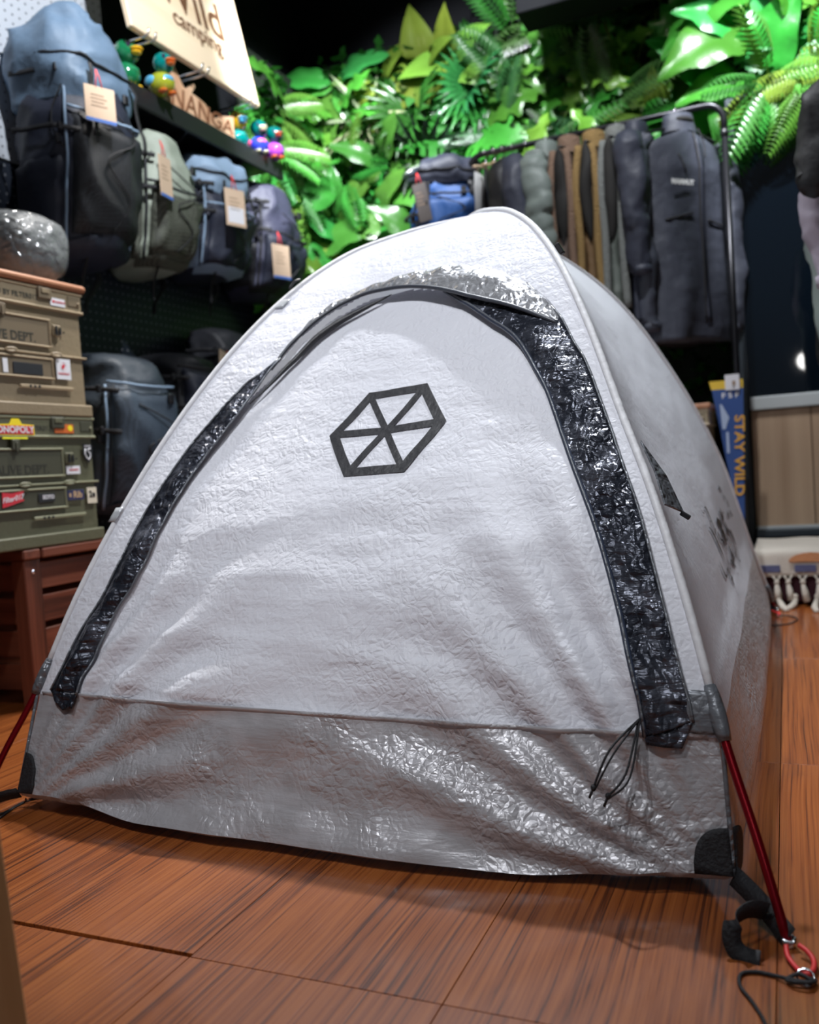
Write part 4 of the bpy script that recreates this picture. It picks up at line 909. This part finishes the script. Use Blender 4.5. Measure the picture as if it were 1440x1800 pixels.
def plant(kind, loc, out, label, scale=1.0, group='artificial plants on the green wall', n=None):
    t = thing('potted_plant' if False else kind+'_plant', loc, label, 'plant', group); out = Vector(out); side_ = out.cross(Vector((0, 0, 1))).normalized(); cnt = n or LEAF[kind][1]; scale *= BIG.get(kind, 1.0)
    a0 = random.uniform(0, 6.28)
    for i in range(cnt):
        a = a0+6.283*i/cnt+random.uniform(-.35, .35)
        rad = side_*math.cos(a)+Vector((0, 0, 1))*(math.sin(a)*.8-.30)
        d = (out*random.uniform(.22, .62)+rad*random.uniform(.8, 1.0)).normalized()
        up = (out*1.15+Vector((0, 0, .50))+side_*random.uniform(-.45, .45)); up = (up-d*up.dot(d)).normalized(); y = up.cross(d)
        o = bpy.data.objects.new('leaf', LMESH[kind]); C.objects.link(o); o.parent = t
        s = scale*random.uniform(.8, 1.2); m = Matrix((d, y, up)).transposed().to_4x4(); m = m @ Matrix.Diagonal((s, s, s, 1)); m.translation = d*.03*s+out*random.uniform(0, .04)
        o.matrix_local = m
    return t
ORD = ['first', 'second', 'third', 'fourth', 'fifth', 'sixth', 'seventh', 'eighth', 'ninth', 'tenth', 'eleventh', 'twelfth']
RowN = ['top row', 'second row', 'third row', 'fourth row', 'fifth row', 'sixth row', 'seventh row']
fixed_back = {  # (column, row): kind
 (0, 0): 'broad', (1, 0): 'pothos', (2, 0): 'pothos', (3, 0): 'pothos', (0, 1): 'lobed', (1, 1): 'spider', (2, 1): 'fan', (3, 1): 'fan', (4, 1): 'areca', (5, 0): 'areca', (5, 1): 'lobed', (6, 0): 'grass', (7, 0): 'grass', (6, 1): 'lobed', (7, 1): 'lobed',
 (0, 2): 'fern', (1, 2): 'broad', (2, 2): 'dark_fan', (3, 2): 'monstera', (4, 2): 'areca', (5, 2): 'fern', (6, 2): 'areca', (1, 3): 'broad', (2, 3): 'monstera', (0, 3): 'broad', (3, 3): 'broad', (0, 4): 'pothos', (1, 4): 'broad', (2, 4): 'broad', (1, 5): 'pothos'}
kinds = ['broad', 'fern', 'lobed', 'areca', 'pothos', 'monstera', 'ear', 'broad', 'fan']
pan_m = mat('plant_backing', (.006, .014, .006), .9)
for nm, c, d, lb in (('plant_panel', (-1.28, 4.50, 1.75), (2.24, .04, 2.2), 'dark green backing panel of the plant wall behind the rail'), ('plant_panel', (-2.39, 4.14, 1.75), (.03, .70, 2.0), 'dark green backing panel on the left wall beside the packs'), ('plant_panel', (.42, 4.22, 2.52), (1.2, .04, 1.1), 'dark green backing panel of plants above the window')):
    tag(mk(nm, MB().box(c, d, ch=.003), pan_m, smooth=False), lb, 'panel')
for row in range(7):
    z = 2.72-.245*row
    for col in range(9):
        if row > 4 and col > 4: continue
        x = -2.18+.245*col+random.uniform(-.05, .05)
        k = fixed_back.get((col, row)) or random.choice(kinds)
        plant(k, (x, 4.46, z+random.uniform(-.05, .05)), (0, -1, 0), '%s, %s from corner in the %s, back wall' % (PHR[k], ORD[col], RowN[row]), random.uniform(.95, 1.2))
fixed_left = {(0, 0): 'fern', (1, 0): 'lobed', (0, 1): 'fern', (1, 1): 'fern', (0, 2): 'pothos', (1, 2): 'broad', (0, 3): 'lobed', (1, 3): 'broad', (2, 3): 'pothos', (1, 5): 'fern', (0, 5): 'broad'}
for row in range(7):
    z = 2.46-.25*row
    for col in range(3):
        y = 3.93+.21*col+random.uniform(-.03, .03)
        k = fixed_left.get((col, row)) or random.choice(['fern', 'broad', 'monstera', 'pothos'])
        plant(k, (-2.36, y, z+random.uniform(-.04, .04)), (1, -.25, 0), '%s, %s from packs in the %s, left wall' % (PHR[k], ORD[col], RowN[row]), random.uniform(.9, 1.1))
fixed_r = {(0, 2): 'ear', (1, 2): 'ear', (2, 2): 'boston', (3, 2): 'boston', (2, 1): 'lobed', (1, 3): 'ear', (2, 3): 'boston', (3, 1): 'fern', (0, 1): 'ear', (1, 1): 'lobed', (3, 3): 'fern', (0, 3): 'ear'}
for row in range(4):
    z = 2.86-.24*row
    for col in range(4):
        x = -.06+.235*col+random.uniform(-.03, .03); k = fixed_r.get((col, row)) or random.choice(kinds)
        plant(k, (x, 4.18, z+random.uniform(-.03, .03)), (0, -1, 0), '%s, %s from left in the %s above the window' % (PHR[k], ORD[col], RowN[row]), random.uniform(1.0, 1.2))
plant('boston', (.19, 3.975, 2.06), (0, -1, -.1), 'lime green sword fern drooping over the middle of the window top', 1.05)
plant('fern', (.0, 3.975, 2.06), (0, -1, -.1), 'bright fern drooping over the window top left corner, by rail post', 1.0)
plant('boston', (.42, 3.975, 2.06), (0, -1, -.1), 'lime sword fern drooping over the window top at the picture edge', 1.05)
# fine filler leaves
fb = MB()
def small(p, out, s):
    d = (out*.7+Vector((random.uniform(-1, 1), random.uniform(-1, 1), random.uniform(-1, .6)))).normalized(); q = d.cross(Vector((random.uniform(-.3, .3), random.uniform(-.3, .3), 1))).normalized()*s*.32
    fb.add([p, p+d*s*.5+q, p+d*s, p+d*s*.5-q], [(0, 1, 2, 3)])
for i in range(4200):
    small(Vector((random.uniform(-2.38, -.18), random.uniform(4.40, 4.48), random.uniform(.7, 2.85))), Vector((0, -1, .1)), random.uniform(.04, .10))
for i in range(1300):
    small(Vector((random.uniform(-2.37, -2.28), random.uniform(3.82, 4.48), random.uniform(.8, 2.62))), Vector((1, -.2, .1)), random.uniform(.04, .09))
for i in range(1100):
    small(Vector((random.uniform(-.16, .95), random.uniform(4.12, 4.2), random.uniform(1.98, 2.98))), Vector((0, -1, .1)), random.uniform(.04, .09))
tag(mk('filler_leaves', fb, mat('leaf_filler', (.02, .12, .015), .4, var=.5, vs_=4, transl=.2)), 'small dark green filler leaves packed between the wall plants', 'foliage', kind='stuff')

# ================================================================== window with timber dado
al = mat('frame_charcoal', (.03, .04, .05), .4, m=.3); dado = wood('dado_oak', (.30, .20, .125), (.36, .25, .165), (.42, .30, .20), along=2, fine=16, r=.45)
glass = mat('night_glass', (.002, .004, .007), .03, spec=.9); strip = mat('sill_grey', (.42, .45, .46), .5)
WX0, WX1, WY = -.17, 1.28, 4.02
win = mk('window_1', MB().box(((WX0+WX1)/2, WY+.03, 1.42), (WX1-WX0-.06, .010, 1.25)), glass, smooth=False); tag(win, kind='structure')
for nm, c, d, m_ in (('window_frame', (WX0+.017, WY, 1.10), (.036, .05, 1.88), al), ('window_frame', (WX1-.02, WY, 1.10), (.04, .05, 1.88), al), ('window_frame', ((WX0+WX1)/2, WY, .222), (WX1-WX0-.075, .05, .034), al), ('window_frame', ((WX0+WX1)/2, WY, 2.03), (WX1-WX0-.075, .05, .03), al), ('window_sill', ((WX0+WX1)/2, WY+.012, .772), (WX1-WX0-.08, .04, .056), strip)):
    mk(nm, MB().box(c, d, ch=.004), m_, win, smooth=False)
for i in range(6): mk('dado_panel', MB().box((WX0+.155+i*.232, WY+.022, .492), (.229, .02, .500), ch=.002), dado, win, smooth=False)
mk('dado_trim', MB().box(((WX0+WX1)/2, WY+.012, .246), (WX1-WX0-.08, .02, .012)), strip, win, smooth=False)
# round lamp whose reflection shows in the pane
lamp = thing('floor_lamp', (.20, -.42, 0), 'round lit lamp on a stand, seen reflected in the dark window', 'lamp')
mk('pole', MB().tube([(0, 0, .01), (0, 0, 1.24)], .012, 10), blackm, lamp); mk('base', MB().tube([(0, 0, 0), (0, 0, .02)], .14, 24), blackm, lamp)
mk('lamp_head', MB().tube([(0, -.03, 1.30), (0, .0, 1.30)], .085, 24), blackm, lamp); mk('diffuser', MB().tube([(0, .001, 1.30), (0, .008, 1.30)], .075, 24), mat('lamp_glow', (1, .98, .95), .5, emit=22), lamp)

# ================================================================== low bench with woven blanket
maroon = mat('maroon_cloth', (.045, .006, .014), .8, bump=.3, bs=120)
lb_ = thing('low_bench', (.45, 3.72, 0), 'low dark maroon platform under the fringed blanket by the window', 'platform')
mk('seat_block', MB().box((.52, 3.735, .105), (1.28, .44, .19), ch=.01), maroon, lb_, world=True, smooth=False)
for x in (-.08, 1.12):
    for y in (3.55, 3.92): mk('foot', MB().box((x, y, .005), (.05, .05, .010)), blackp, lb_, world=True, smooth=False)
bl = thing('woven_blanket', (.45, 3.5, .2), 'cream woven blanket with blue and orange pattern and knotted tassels', 'blanket')
crm = mat('blanket_cream', (.72, .66, .58), .85, bump=.5, bs=90, stretch=(1, 1, 4)); bblue = mat('blanket_blue', (.11, .12, .24), .85, bump=.4, bs=120); borg = mat('blanket_orange', (.66, .30, .14), .85, bump=.4, bs=120); tas = mat('tassel_cotton', (.66, .60, .52), .85, bump=.6, bs=150, stretch=(1, 1, .1))
YF = 3.497
def bl_s(u, v):
    x = -.125+1.26*u; k = .006*math.sin(x*17)+.004*math.sin(x*41+2)
    L_ = v*.515
    if L_ < .40: return (x, 3.915-L_, .208+.002*math.sin(x*30+L_*20))
    q = min(1, (L_-.40)/.03); zz = .208-.012*q if L_ < .43 else .196-(L_-.43)
    return (x, 3.515-.018*q+k*max(0, (L_-.42))*6-.004, zz)
mk('cloth', MB().grid(bl_s, 60, 40), crm, bl, world=True, solid=.006)
for i in range(10):
    x = -.075+.120*i
    mk('blue_block', MB().box((x, YF-.013, .140), (.072, .004, .026), ch=.001), bblue, bl, world=True, smooth=False)
for i in range(5):
    x = .065+.235*i
    mk('orange_arch', MB().prism([(.075*math.cos(a*math.pi/12), .034*math.sin(a*math.pi/12)) for a in range(13)], lambda a, b, h, x=x: (x+a, YF-.014+h, .164+b), .004), borg, bl, world=True, smooth=False)
    mk('blue_chevron', MB().add([(x+.118+dx, YF-.014, .167+dz) for dx, dz in ((-.045, .030), (-.030, .030), (0, .008), (.030, .030), (.045, .030), (0, -.004))], [(0, 1, 2, 5), (2, 3, 4, 5)]), bblue, bl, world=True, smooth=False, solid=.003)
random.seed(3)
for i in range(26):
    x = -.10+.046*i+random.uniform(-.006, .006); y = YF-.012; dx = random.uniform(-.012, .012); ln = random.uniform(.055, .075)
    tt = mk('tassel', MB().tube([(x-.014, y+.004, .114), (x, y-.004, .094)], .004, 5).tube([(x+.014, y+.004, .114), (x, y-.004, .094)], .004, 5).ball((x, y-.004, .090), (.010, .009, .011), 8, 6), tas, bl, world=True)
    mk('strands', MB().tube([(x, y-.004, .084), (x+dx*.5, y-.006, .084-ln*.5), (x+dx, y-.010, .084-ln)], [.007, .012, .013], 8), tas, tt, world=True)
for i in range(17):
    x = -.06+.068*i+random.uniform(-.02, .02); y = 3.40+random.uniform(-.03, .03)
    mk('tassel', MB().tube([(x, YF-.02, .03), (x+random.uniform(-.02, .02), y+.03, .010), (x+random.uniform(-.03, .03), y-.02, .006)], [.009, .012, .009], 7).ball((x, YF-.02, .038), (.010, .009, .011), 8, 6), tas, bl, world=True)

# ================================================================== clothes rail
rk = thing('clothes_rail', (-.76, 3.85, 0), 'black tubular clothes rail standing behind the tent', 'clothes rail')
RY, RZ, RX0, RX1 = 3.85, 1.975, -1.252, -.17
arc = [(RX1-.07+.07*math.sin(a*math.pi/16), RY, RZ-.07+.07*math.cos(a*math.pi/16)) for a in range(9)]
arcl = [(RX0+.07-.07*math.sin(a*math.pi/16), RY, RZ-.07+.07*math.cos(a*math.pi/16)) for a in range(8, -1, -1)]
mk('hanging_bar', MB().tube([(RX0, RY, RZ-.12)]+arcl+arc+[(RX1, RY, RZ-.12)], .0135, 12), blackm, rk, world=True)
for x in (RX0, RX1):
    mk('post', MB().tube([(x, RY, .03), (x, RY, RZ-.11)], .0135, 12), blackm, rk, world=True)
    mk('collar', MB().tube([(x, RY, RZ-.135), (x, RY, RZ-.105)], .0152, 12), blackp, rk, world=True)
    mk('foot', MB().tube([(x, RY-.20, .014), (x, RY+.14, .014)], .0135, 10), blackm, rk, world=True)
mk('lower_bar', MB().tube([(RX0, RY, .16), (RX1, RY, .16)], .011, 10), blackm, rk, world=True)
hwood = wood('hanger_wood', (.45, .28, .17), (.58, .40, .26), (.68, .50, .34), along=1, fine=18, r=.45)
HL = {}
def hanger(x, m, label, rot=0, half=.19, clips=False):
    t = thing('clothes_hanger', (x, RY, RZ), label, 'hanger', 'hangers on the black rail', rot=(0, 0, rot))
    mk('hook', MB().tube([(0, .017*math.cos(a), .017*math.sin(a)) for a in [math.pi*(1.15-.12*k) for k in range(11)]]+[(0, .012, -.018), (0, 0, -.035), (0, 0, -.065)], .0022, 6), chrome, t)
    arm = [(0, -half, -.105), (0, -half*.6, -.085), (0, 0, -.065), (0, half*.6, -.085), (0, half, -.105)]
    mk('arms', MB().tube(spl(arm), .010, 8, flat=.6), m, t)
    if clips:
        for y in (-half*.8, half*.8): mk('clip', MB().box((0, y, -.125), (.016, .022, .05), ch=.003), chrome, t, smooth=False)
    return t
def garment(name, loc, label, cat, m, half=.235, th=.055, h_=.68, sleeves=True, lining=None, edge=None, puff=0, rot=0, collar=True, seed=0, zipm=None, slv=.58, shoulder=.055, hem=None, group='garments on the black rail', collar_m=None, ssc=1.0):
    """hangs from the bar: origin on the bar; width along local Y, thin along X"""
    t = thing(name, loc, label, cat, group, rot=(0, 0, rot)); top = -.075
    def ring(zf, off=0, n=44):
        z = top-shoulder*0-h_*zf; sh_ = min(1, (zf/.085)) if zf < .085 else 1
        hw = (.065+(half-.065)*math.sin(sh_*math.pi/2)**.9)*(1-.05*math.sin(math.pi*min(1, zf*1.1)))+off
        tx = th*(.55+.45*min(1, zf*5))*(1+.12*math.sin(zf*7+seed))+off
        if puff: k = 1+puff*(abs(math.sin(zf*math.pi*puffn))**.6-.6); tx *= k; hw *= 1+.25*(k-1)
        out = []
        for i in range(n):
            a = 2*math.pi*i/n; c_, s_ = math.cos(a), math.sin(a)
            f = 1+.13*math.sin(a*5+seed+zf*3)*zf+.08*math.sin(a*9+zf*9+seed*2)*zf
            out.append(Vector((math.copysign(abs(c_)**.8, c_)*tx*f, math.copysign(abs(s_)**.8, s_)*hw, z-(.035*abs(s_) if zf < .2 else 0)*(1-zf/.2)+.008*math.sin(a*3+seed)*(zf > .95))))
        return out
    puffn = 6
    b = mk('body', crumple(MB().loft([ring(i/60) for i in range(61)]), .016, (9, 5, 4), seed, .003), m, t)
    if sleeves:
        for sg in (-1, 1):
            P = [(0, sg*(half-.03), top-.045), (0, sg*(half+.012), top-.12), (.012, sg*(half+.028), top-.30), (.02, sg*(half+.02), top-slv*.75), (.025, sg*(half+.005), top-slv)]
            rr = [.045, .062, .060, .052, .043]
            pts = spl(P, 14); nn = len(pts)
            rads = [float(np.interp(i/(nn-1), [0, .25, .5, .75, 1], rr))*ssc*(1+(puff*.8*(abs(math.sin(i*.42))**.6-.6) if puff else 0)) for i in range(nn)]
            s_ = mk('sleeve', crumple(MB().tube(pts, rads, 26, flat=.8), .022, (7, 7, 9), seed+sg*3, .003), m, t)
            mk('cuff', MB().tube([pts[-1]+Vector((0, 0, .012)), pts[-1]+Vector((0, 0, -.022))], [.041, .036], 16), m, s_)
    if collar:
        cm = collar_m or m
        mk('collar', MB().loft([[Vector((.050*math.cos(a)*k, .072*math.sin(a)*k, top+.002+zz-.02*math.cos(a)*0)) for a in [2*math.pi*i/20 for i in range(20)]] for k, zz in ((1.15, -.02), (1.0, .02), (.95, .055), (.88, .058), (.85, .02))], caps=False), cm, t)
    if lining:
        for sg in (-1, 1):
            mk('armhole', crumple(MB().ball((0, sg*(half-.004), top-.24), (th*.66, .022, .20), 18, 16), .02, (9, 5, 6), seed+7), lining, t)
    if edge: 
        for sx_ in (-1, 1): mk('edge_roll', MB().tube(spl([(sx_*th*.6, -half*.9, top-.05), (sx_*th*.95, -half*1.02, top-.22), (sx_*th*.8, -half*1.0, top-.45), (sx_*th*.95, -half*1.0, top-h_+.02)]), [.016]*19, 10), edge, t)
    if hem: mk('hem', MB().loft([ring(.965, .003), ring(.985, .004), ring(1, .003)], caps=False), hem, t)
    return t, ring
c_ol = nylon('jacket_grey_green', (.15, .18, .165)); c_br = nylon('vest_brown', (.15, .085, .035)); c_db = nylon('vest_umber', (.085, .058, .045)); c_gg = nylon('vest_grey_green', (.10, .115, .10)); c_nv = nylon('jacket_violet_navy', (.030, .034, .054)); c_ink = nylon('jacket_ink', (.046, .051, .072), .6); c_lt = nylon('cloth_light_grey', (.42, .42, .42)); c_k = nylon('cloth_black', (.008, .008, .010))
lin_k = mat('lining_black', (.008, .007, .006), .8); fur = mat('fleece_brown', (.20, .125, .085), .9, bump=1, bs=120, dist=.01); furt = mat('fleece_tan', (.27, .17, .06), .9, bump=1, bs=120, dist=.01); furg = mat('fleece_grey', (.19, .20, .19), .9, bump=1, bs=120, dist=.01)
def trousers(x, m, label):
    t = thing('trousers', (x, RY, RZ), label, 'trousers', 'clipped trousers on the black rail')
    def rg(z, y, tx, ty): return [Vector((tx*math.cos(a)*(1+.2*math.sin(3*a+z*9)), y+ty*math.sin(a), z)) for a in [2*math.pi*i/20 for i in range(20)]]
    mk('waist', MB().loft([rg(-.125, 0, .014, .17), rg(-.20, 0, .020, .185), rg(-.34, 0, .022, .19)]), m, t)
    for sg in (-1, 1): mk('leg', MB().loft([rg(-.33, sg*.095, .022, .095), rg(-.6, sg*.10, .022, .085), rg(-.98, sg*.10, .020, .075)]), m, t)
for i, (x, hm, m, hl, tl) in enumerate(((-1.172, hwood, c_lt, 'wooden clip hanger at the far left of the rail', 'light grey trousers clipped at the far left of the rail'), (-1.13, hwood, c_k, 'second wooden clip hanger from left on the rail', 'black trousers between two pale grey pairs on the rail'), (-1.088, hwood, c_lt, 'third wooden clip hanger from left on the rail', 'pale grey trousers beside the black tee on the rail'))):
    hanger(x, hm, hl, half=.17, clips=True); trousers(x, m, tl)
hanger(-1.045, hwood, 'pale wooden hanger carrying the black top'); garment('tee_shirt', (-1.045, RY, RZ), 'black short top next to the pale grey trousers on rail', 'shirt', c_k, half=.21, th=.022, h_=.6, slv=.24, seed=1, collar=False)
hanger(-.985, blackp, 'dark hanger inside the navy sweatshirt'); garment('sweatshirt', (-.985, RY, RZ), 'dull navy sweatshirt between the black top and grey puffer', 'sweatshirt', c_nv, half=.22, th=.026, h_=.62, slv=.5, seed=2, collar=False)
hanger(-.895, blackp, 'dark hanger inside the grey-green puffer'); garment('puffer_jacket', (-.895, RY, RZ), 'grey-green quilted puffer jacket on the rail', 'jacket', c_ol, half=.225, th=.046, h_=.66, puff=.22, seed=3, slv=.55)
hanger(-.795, blackp, 'dark hanger inside the umber vest'); garment('padded_vest', (-.795, RY, RZ), 'umber padded vest with black armhole, left of the tan vest', 'vest', c_db, half=.225, th=.044, h_=.64, sleeves=False, lining=lin_k, edge=fur, seed=4, collar_m=fur)
hanger(-.69, blackp, 'dark hanger inside the tan vest'); garment('padded_vest', (-.69, RY, RZ), 'tan brown padded vest with black armhole, middle of three vests', 'vest', c_br, half=.225, th=.044, h_=.70, sleeves=False, lining=lin_k, edge=furt, seed=5, collar_m=furt)
hanger(-.592, blackp, 'dark hanger inside the grey-green vest'); garment('padded_vest', (-.592, RY, RZ), 'grey-green padded vest with black armhole, right of the tan vest', 'vest', c_gg, half=.225, th=.042, h_=.74, sleeves=False, lining=lin_k, edge=furg, seed=6, collar_m=furg)
hanger(-.515, blackp, 'dark hanger inside the violet-navy jacket'); garment('jacket', (-.515, RY, RZ), 'thin violet-navy jacket squeezed behind the large dark jacket', 'jacket', c_nv, half=.225, th=.026, h_=.78, seed=7)
# the large softshell turned towards us
JR = R(-42)
hanger(-.345, blackp, 'dark hanger inside the large softshell jacket', rot=JR)
J, jr = garment('softshell_jacket', (-.345, RY, RZ), 'large dark navy softshell jacket turned forward at right end of rail', 'jacket', c_ink, half=.215, th=.08, h_=.86, seed=8, rot=JR, slv=.80, collar=True)
def jf(y, z, off=.004):
    """point on the jacket's front (local +X side)"""
    zf = min(max((-.075-z)/.86, 0), 1); rg = jr(zf); best = min((p for p in rg if p.x > 0), key=lambda p: abs(p.y-y)); return Vector((best.x+off, y, z))
mk('zip', MB().tube([jf(.02, -.10-.76*i/30, .005) for i in range(31)], .004, 6), black, J)
mk('placket', MB().ribbon([jf(.035, -.12-.74*i/30, .003) for i in range(31)], (0, 1, 0), .022, .003), c_nv, J)
for y0, y1, z0, z1 in ((-.15, -.02, -.46, -.43), (-.08, -.05, -.20, -.27), (.07, .16, -.45, -.47)):
    mk('pocket_zip', MB().tube([jf(y0+(y1-y0)*i/8, z0+(z1-z0)*i/8, .004) for i in range(9)], .0045, 6), black, J)
mk('inner_neck', MB().ball((.02, 0, -.045), (.036, .055, .02), 14, 8), lin_k, J)
lgp = jf(-.075, -.315, .010)
text('logo', 'MAMMUT', .028, lambda a, b, h: (lgp.x+h+.004, lgp.y+a, lgp.z+b), white, J, bold=.0012, sx=.95)
mk('drawcord', MB().tube(spl([jf(.035, -.09, .02), jf(.05, -.15, .02), jf(.045, -.21, .018)]), .003, 6), black, J)

# blue pack on the left end of the rail
bp_t, bps = backpack('backpack', (-1.44, 4.0, 1.50), 'bright blue pack with navy top hanging left of the clothes rail', .34, .24, .46, (deepblue, navy, deepblue, deepblue), lid=True, rot=R(-62), seed=12, lidh=.16, frontz=(.06, .70), group='packs by the clothes rail')
hang_tag((-1.44, 3.70, 1.855), .06, .17, 'dark grey tag with white mark on the bright blue pack', rz=R(-80), rx=R(8), blue=False, cord=.05, card=mat('tag_slate', (.10, .085, .08), .6), whitep=False)

# ================================================================== pennant, spare crates
pn_b = mat('pennant_blue', (.035, .09, .30), .7, bump=.3, bs=200); pn_y = mat('pennant_yellow', (.80, .55, .06), .7); pn_o = mat('pennant_orange', (.80, .42, .05), .7); pn_l = mat('pennant_pale', (.45, .55, .75), .7)
pn = thing('pennant', (-.209, 3.795, .866), 'blue triangular pennant with yellow top reading STAY WILD', 'pennant', rot=(0, 0, R(8)))
def pnl(z): return -.062+.088*(-z)/.62
mk('cloth', MB().prism([(pnl(-.035), -.035), (.062, -.035), (.045, -.55), (.030, -.62), (pnl(-.62), -.60)], lambda a, b, h: (a, .004*math.sin(b*20)-h, b), .004), pn_b, pn, smooth=False)
mk('top_band', MB().prism([(-.066, 0), (.063, 0), (.062, -.036), (pnl(-.035)-.001, -.036)], lambda a, b, h: (a, .001-h, b), .005), pn_y, pn, smooth=False)
text('lettering', 'STAY WILD', .052, lambda a, b, h: (.034+b-.012*(a/.25), -.0065-h, -.305-a), pn_o, pn, bold=.001, sx=1.22)
text('lettering', 'F S F', .030, lambda a, b, h: (.012+a, -.0065-h, -.062+b), white, pn, sx=1.15, bold=.0006)
em = MB()
for poly in ([(-.030, -.095), (-.022, -.095), (.004, -.150), (-.006, -.175), (-.012, -.195), (-.024, -.195)],): em.prism(poly, lambda a, b, h: (a, -.0062-h, b), .0006)
mk('emblem', em, pn_l, pn, smooth=False)
mk('small_print', MB().box((-.006, -.0066, -.25), (.010, .0006, .085)), pn_l, pn, smooth=False)
ct = thing('price_card', (-.186, 3.785, .856), 'white price card clipped on the pennant top', 'card')
mk('card', MB().box((0, 0, 0), (.055, .002, .062), ch=.0006), s_white, ct, smooth=False); mk('print', MB().box((.006, -.0014, -.004), (.012, .0006, .018)), t_ink, ct, smooth=False)
text('print', 'p', .02, lambda a, b, h: (.006+a, -.002-h, -.016+b), s_black, ct)
ta = (mat('crate_sand', (.36, .29, .19), .5), mat('crate_sand_edge', (.55, .46, .33), .45), mat('crate_sand_dark', (.2, .16, .10), .55))
crate('storage_crate', (-.535, 3.62, .001), *ta, 'sand crate on the floor behind the tent, under another', 'folding crates', rot=R(-90), lettering=False)
crate('storage_crate', (-.535, 3.62, .379), *ta, 'sand coloured crate with board, peeping past the tent back', 'folding crates', rot=R(-90), lettering=False)
tag(mk('wooden_board', MB().box((-.535, 3.80, .764), (.55, .38, .022), ch=.006), wtop, smooth=False), 'wooden board on the sand crate behind the tent', 'board')

# ================================================================== second rail at the right edge
r2 = thing('clothes_rail', (.40, 3.1, 0), 'black clothes rail at the right picture edge, running away', 'clothes rail')
mk('hanging_bar', MB().tube([(.40, 2.75, 1.72), (.40, 3.37, 1.72)], .0135, 12), blackm, r2, world=True)
for y in (2.75, 3.37):
    mk('post', MB().tube([(.40, y, .015), (.40, y, 1.73)], .0135, 12), blackm, r2, world=True); mk('foot', MB().tube([(.26, y, .014), (.56, y, .014)], .0135, 10), blackm, r2, world=True)
mk('cross_bar', MB().tube([(.12, 3.37, 1.735), (.66, 3.37, 1.735)], .012, 10), blackm, r2, world=True)
RY_, RZ_ = RY, RZ
c_lil = nylon('cloth_lilac_grey', (.40, .35, .42)); c_pg = nylon('cloth_pale_green', (.30, .36, .34)); c_of = nylon('cloth_olive_flap', (.10, .105, .06))
def right_garment(y, m, h_, half, slv, label, name, seed, dark=None):
    g, _ = garment(name, (.40, y, 1.72), label, 'jacket' if 'jacket' in name else 'shirt', m, half=half, th=.035, h_=h_, seed=seed, rot=R(90), slv=slv, group='garments at the right edge', hem=dark)
    return g
right_garment(2.85, c_k, .31, .262, .29, 'black cropped jacket nearest on the right-edge rail', 'cropped_jacket', 21)
right_garment(2.99, c_lil, .60, .250, .56, 'lilac-grey shirt behind the black cropped jacket at right edge', 'long_shirt', 22)
right_garment(3.13, c_pg, .95, .232, .90, 'pale green rain jacket, longest but one at right edge', 'rain_jacket', 23)
right_garment(3.27, c_k, 1.16, .225, 1.10, 'long black coat hanging farthest on the right-edge rail', 'coat_jacket', 24, c_of)

# ================================================================== wooden stand in the near left corner
st = thing('display_stand', (-.69, .56, 0), 'blurred pale wooden stand leg with grey panel, nearest left corner', 'stand')
lw = wood('stand_beech', (.42, .24, .10), (.52, .31, .14), (.60, .38, .19), along=2, fine=14, r=.5)
mk('leg', MB().box((-.690, .56, .21), (.034, .034, .42), Matrix.Rotation(R(-4), 3, 'Y'), .003), lw, st, world=True, smooth=False)
mk('leg', MB().box((-1.04, .56, .21), (.034, .034, .42), None, .003), lw, st, world=True, smooth=False)
mk('panel', MB().box((-.865, .57, .215), (.29, .012, .40), ch=.002), mat('panel_grey', (.35, .35, .37), .5), st, world=True, smooth=False)
mk('top', MB().box((-.905, .56, .431), (.40, .10, .022), ch=.003), lw, st, world=True, smooth=False)
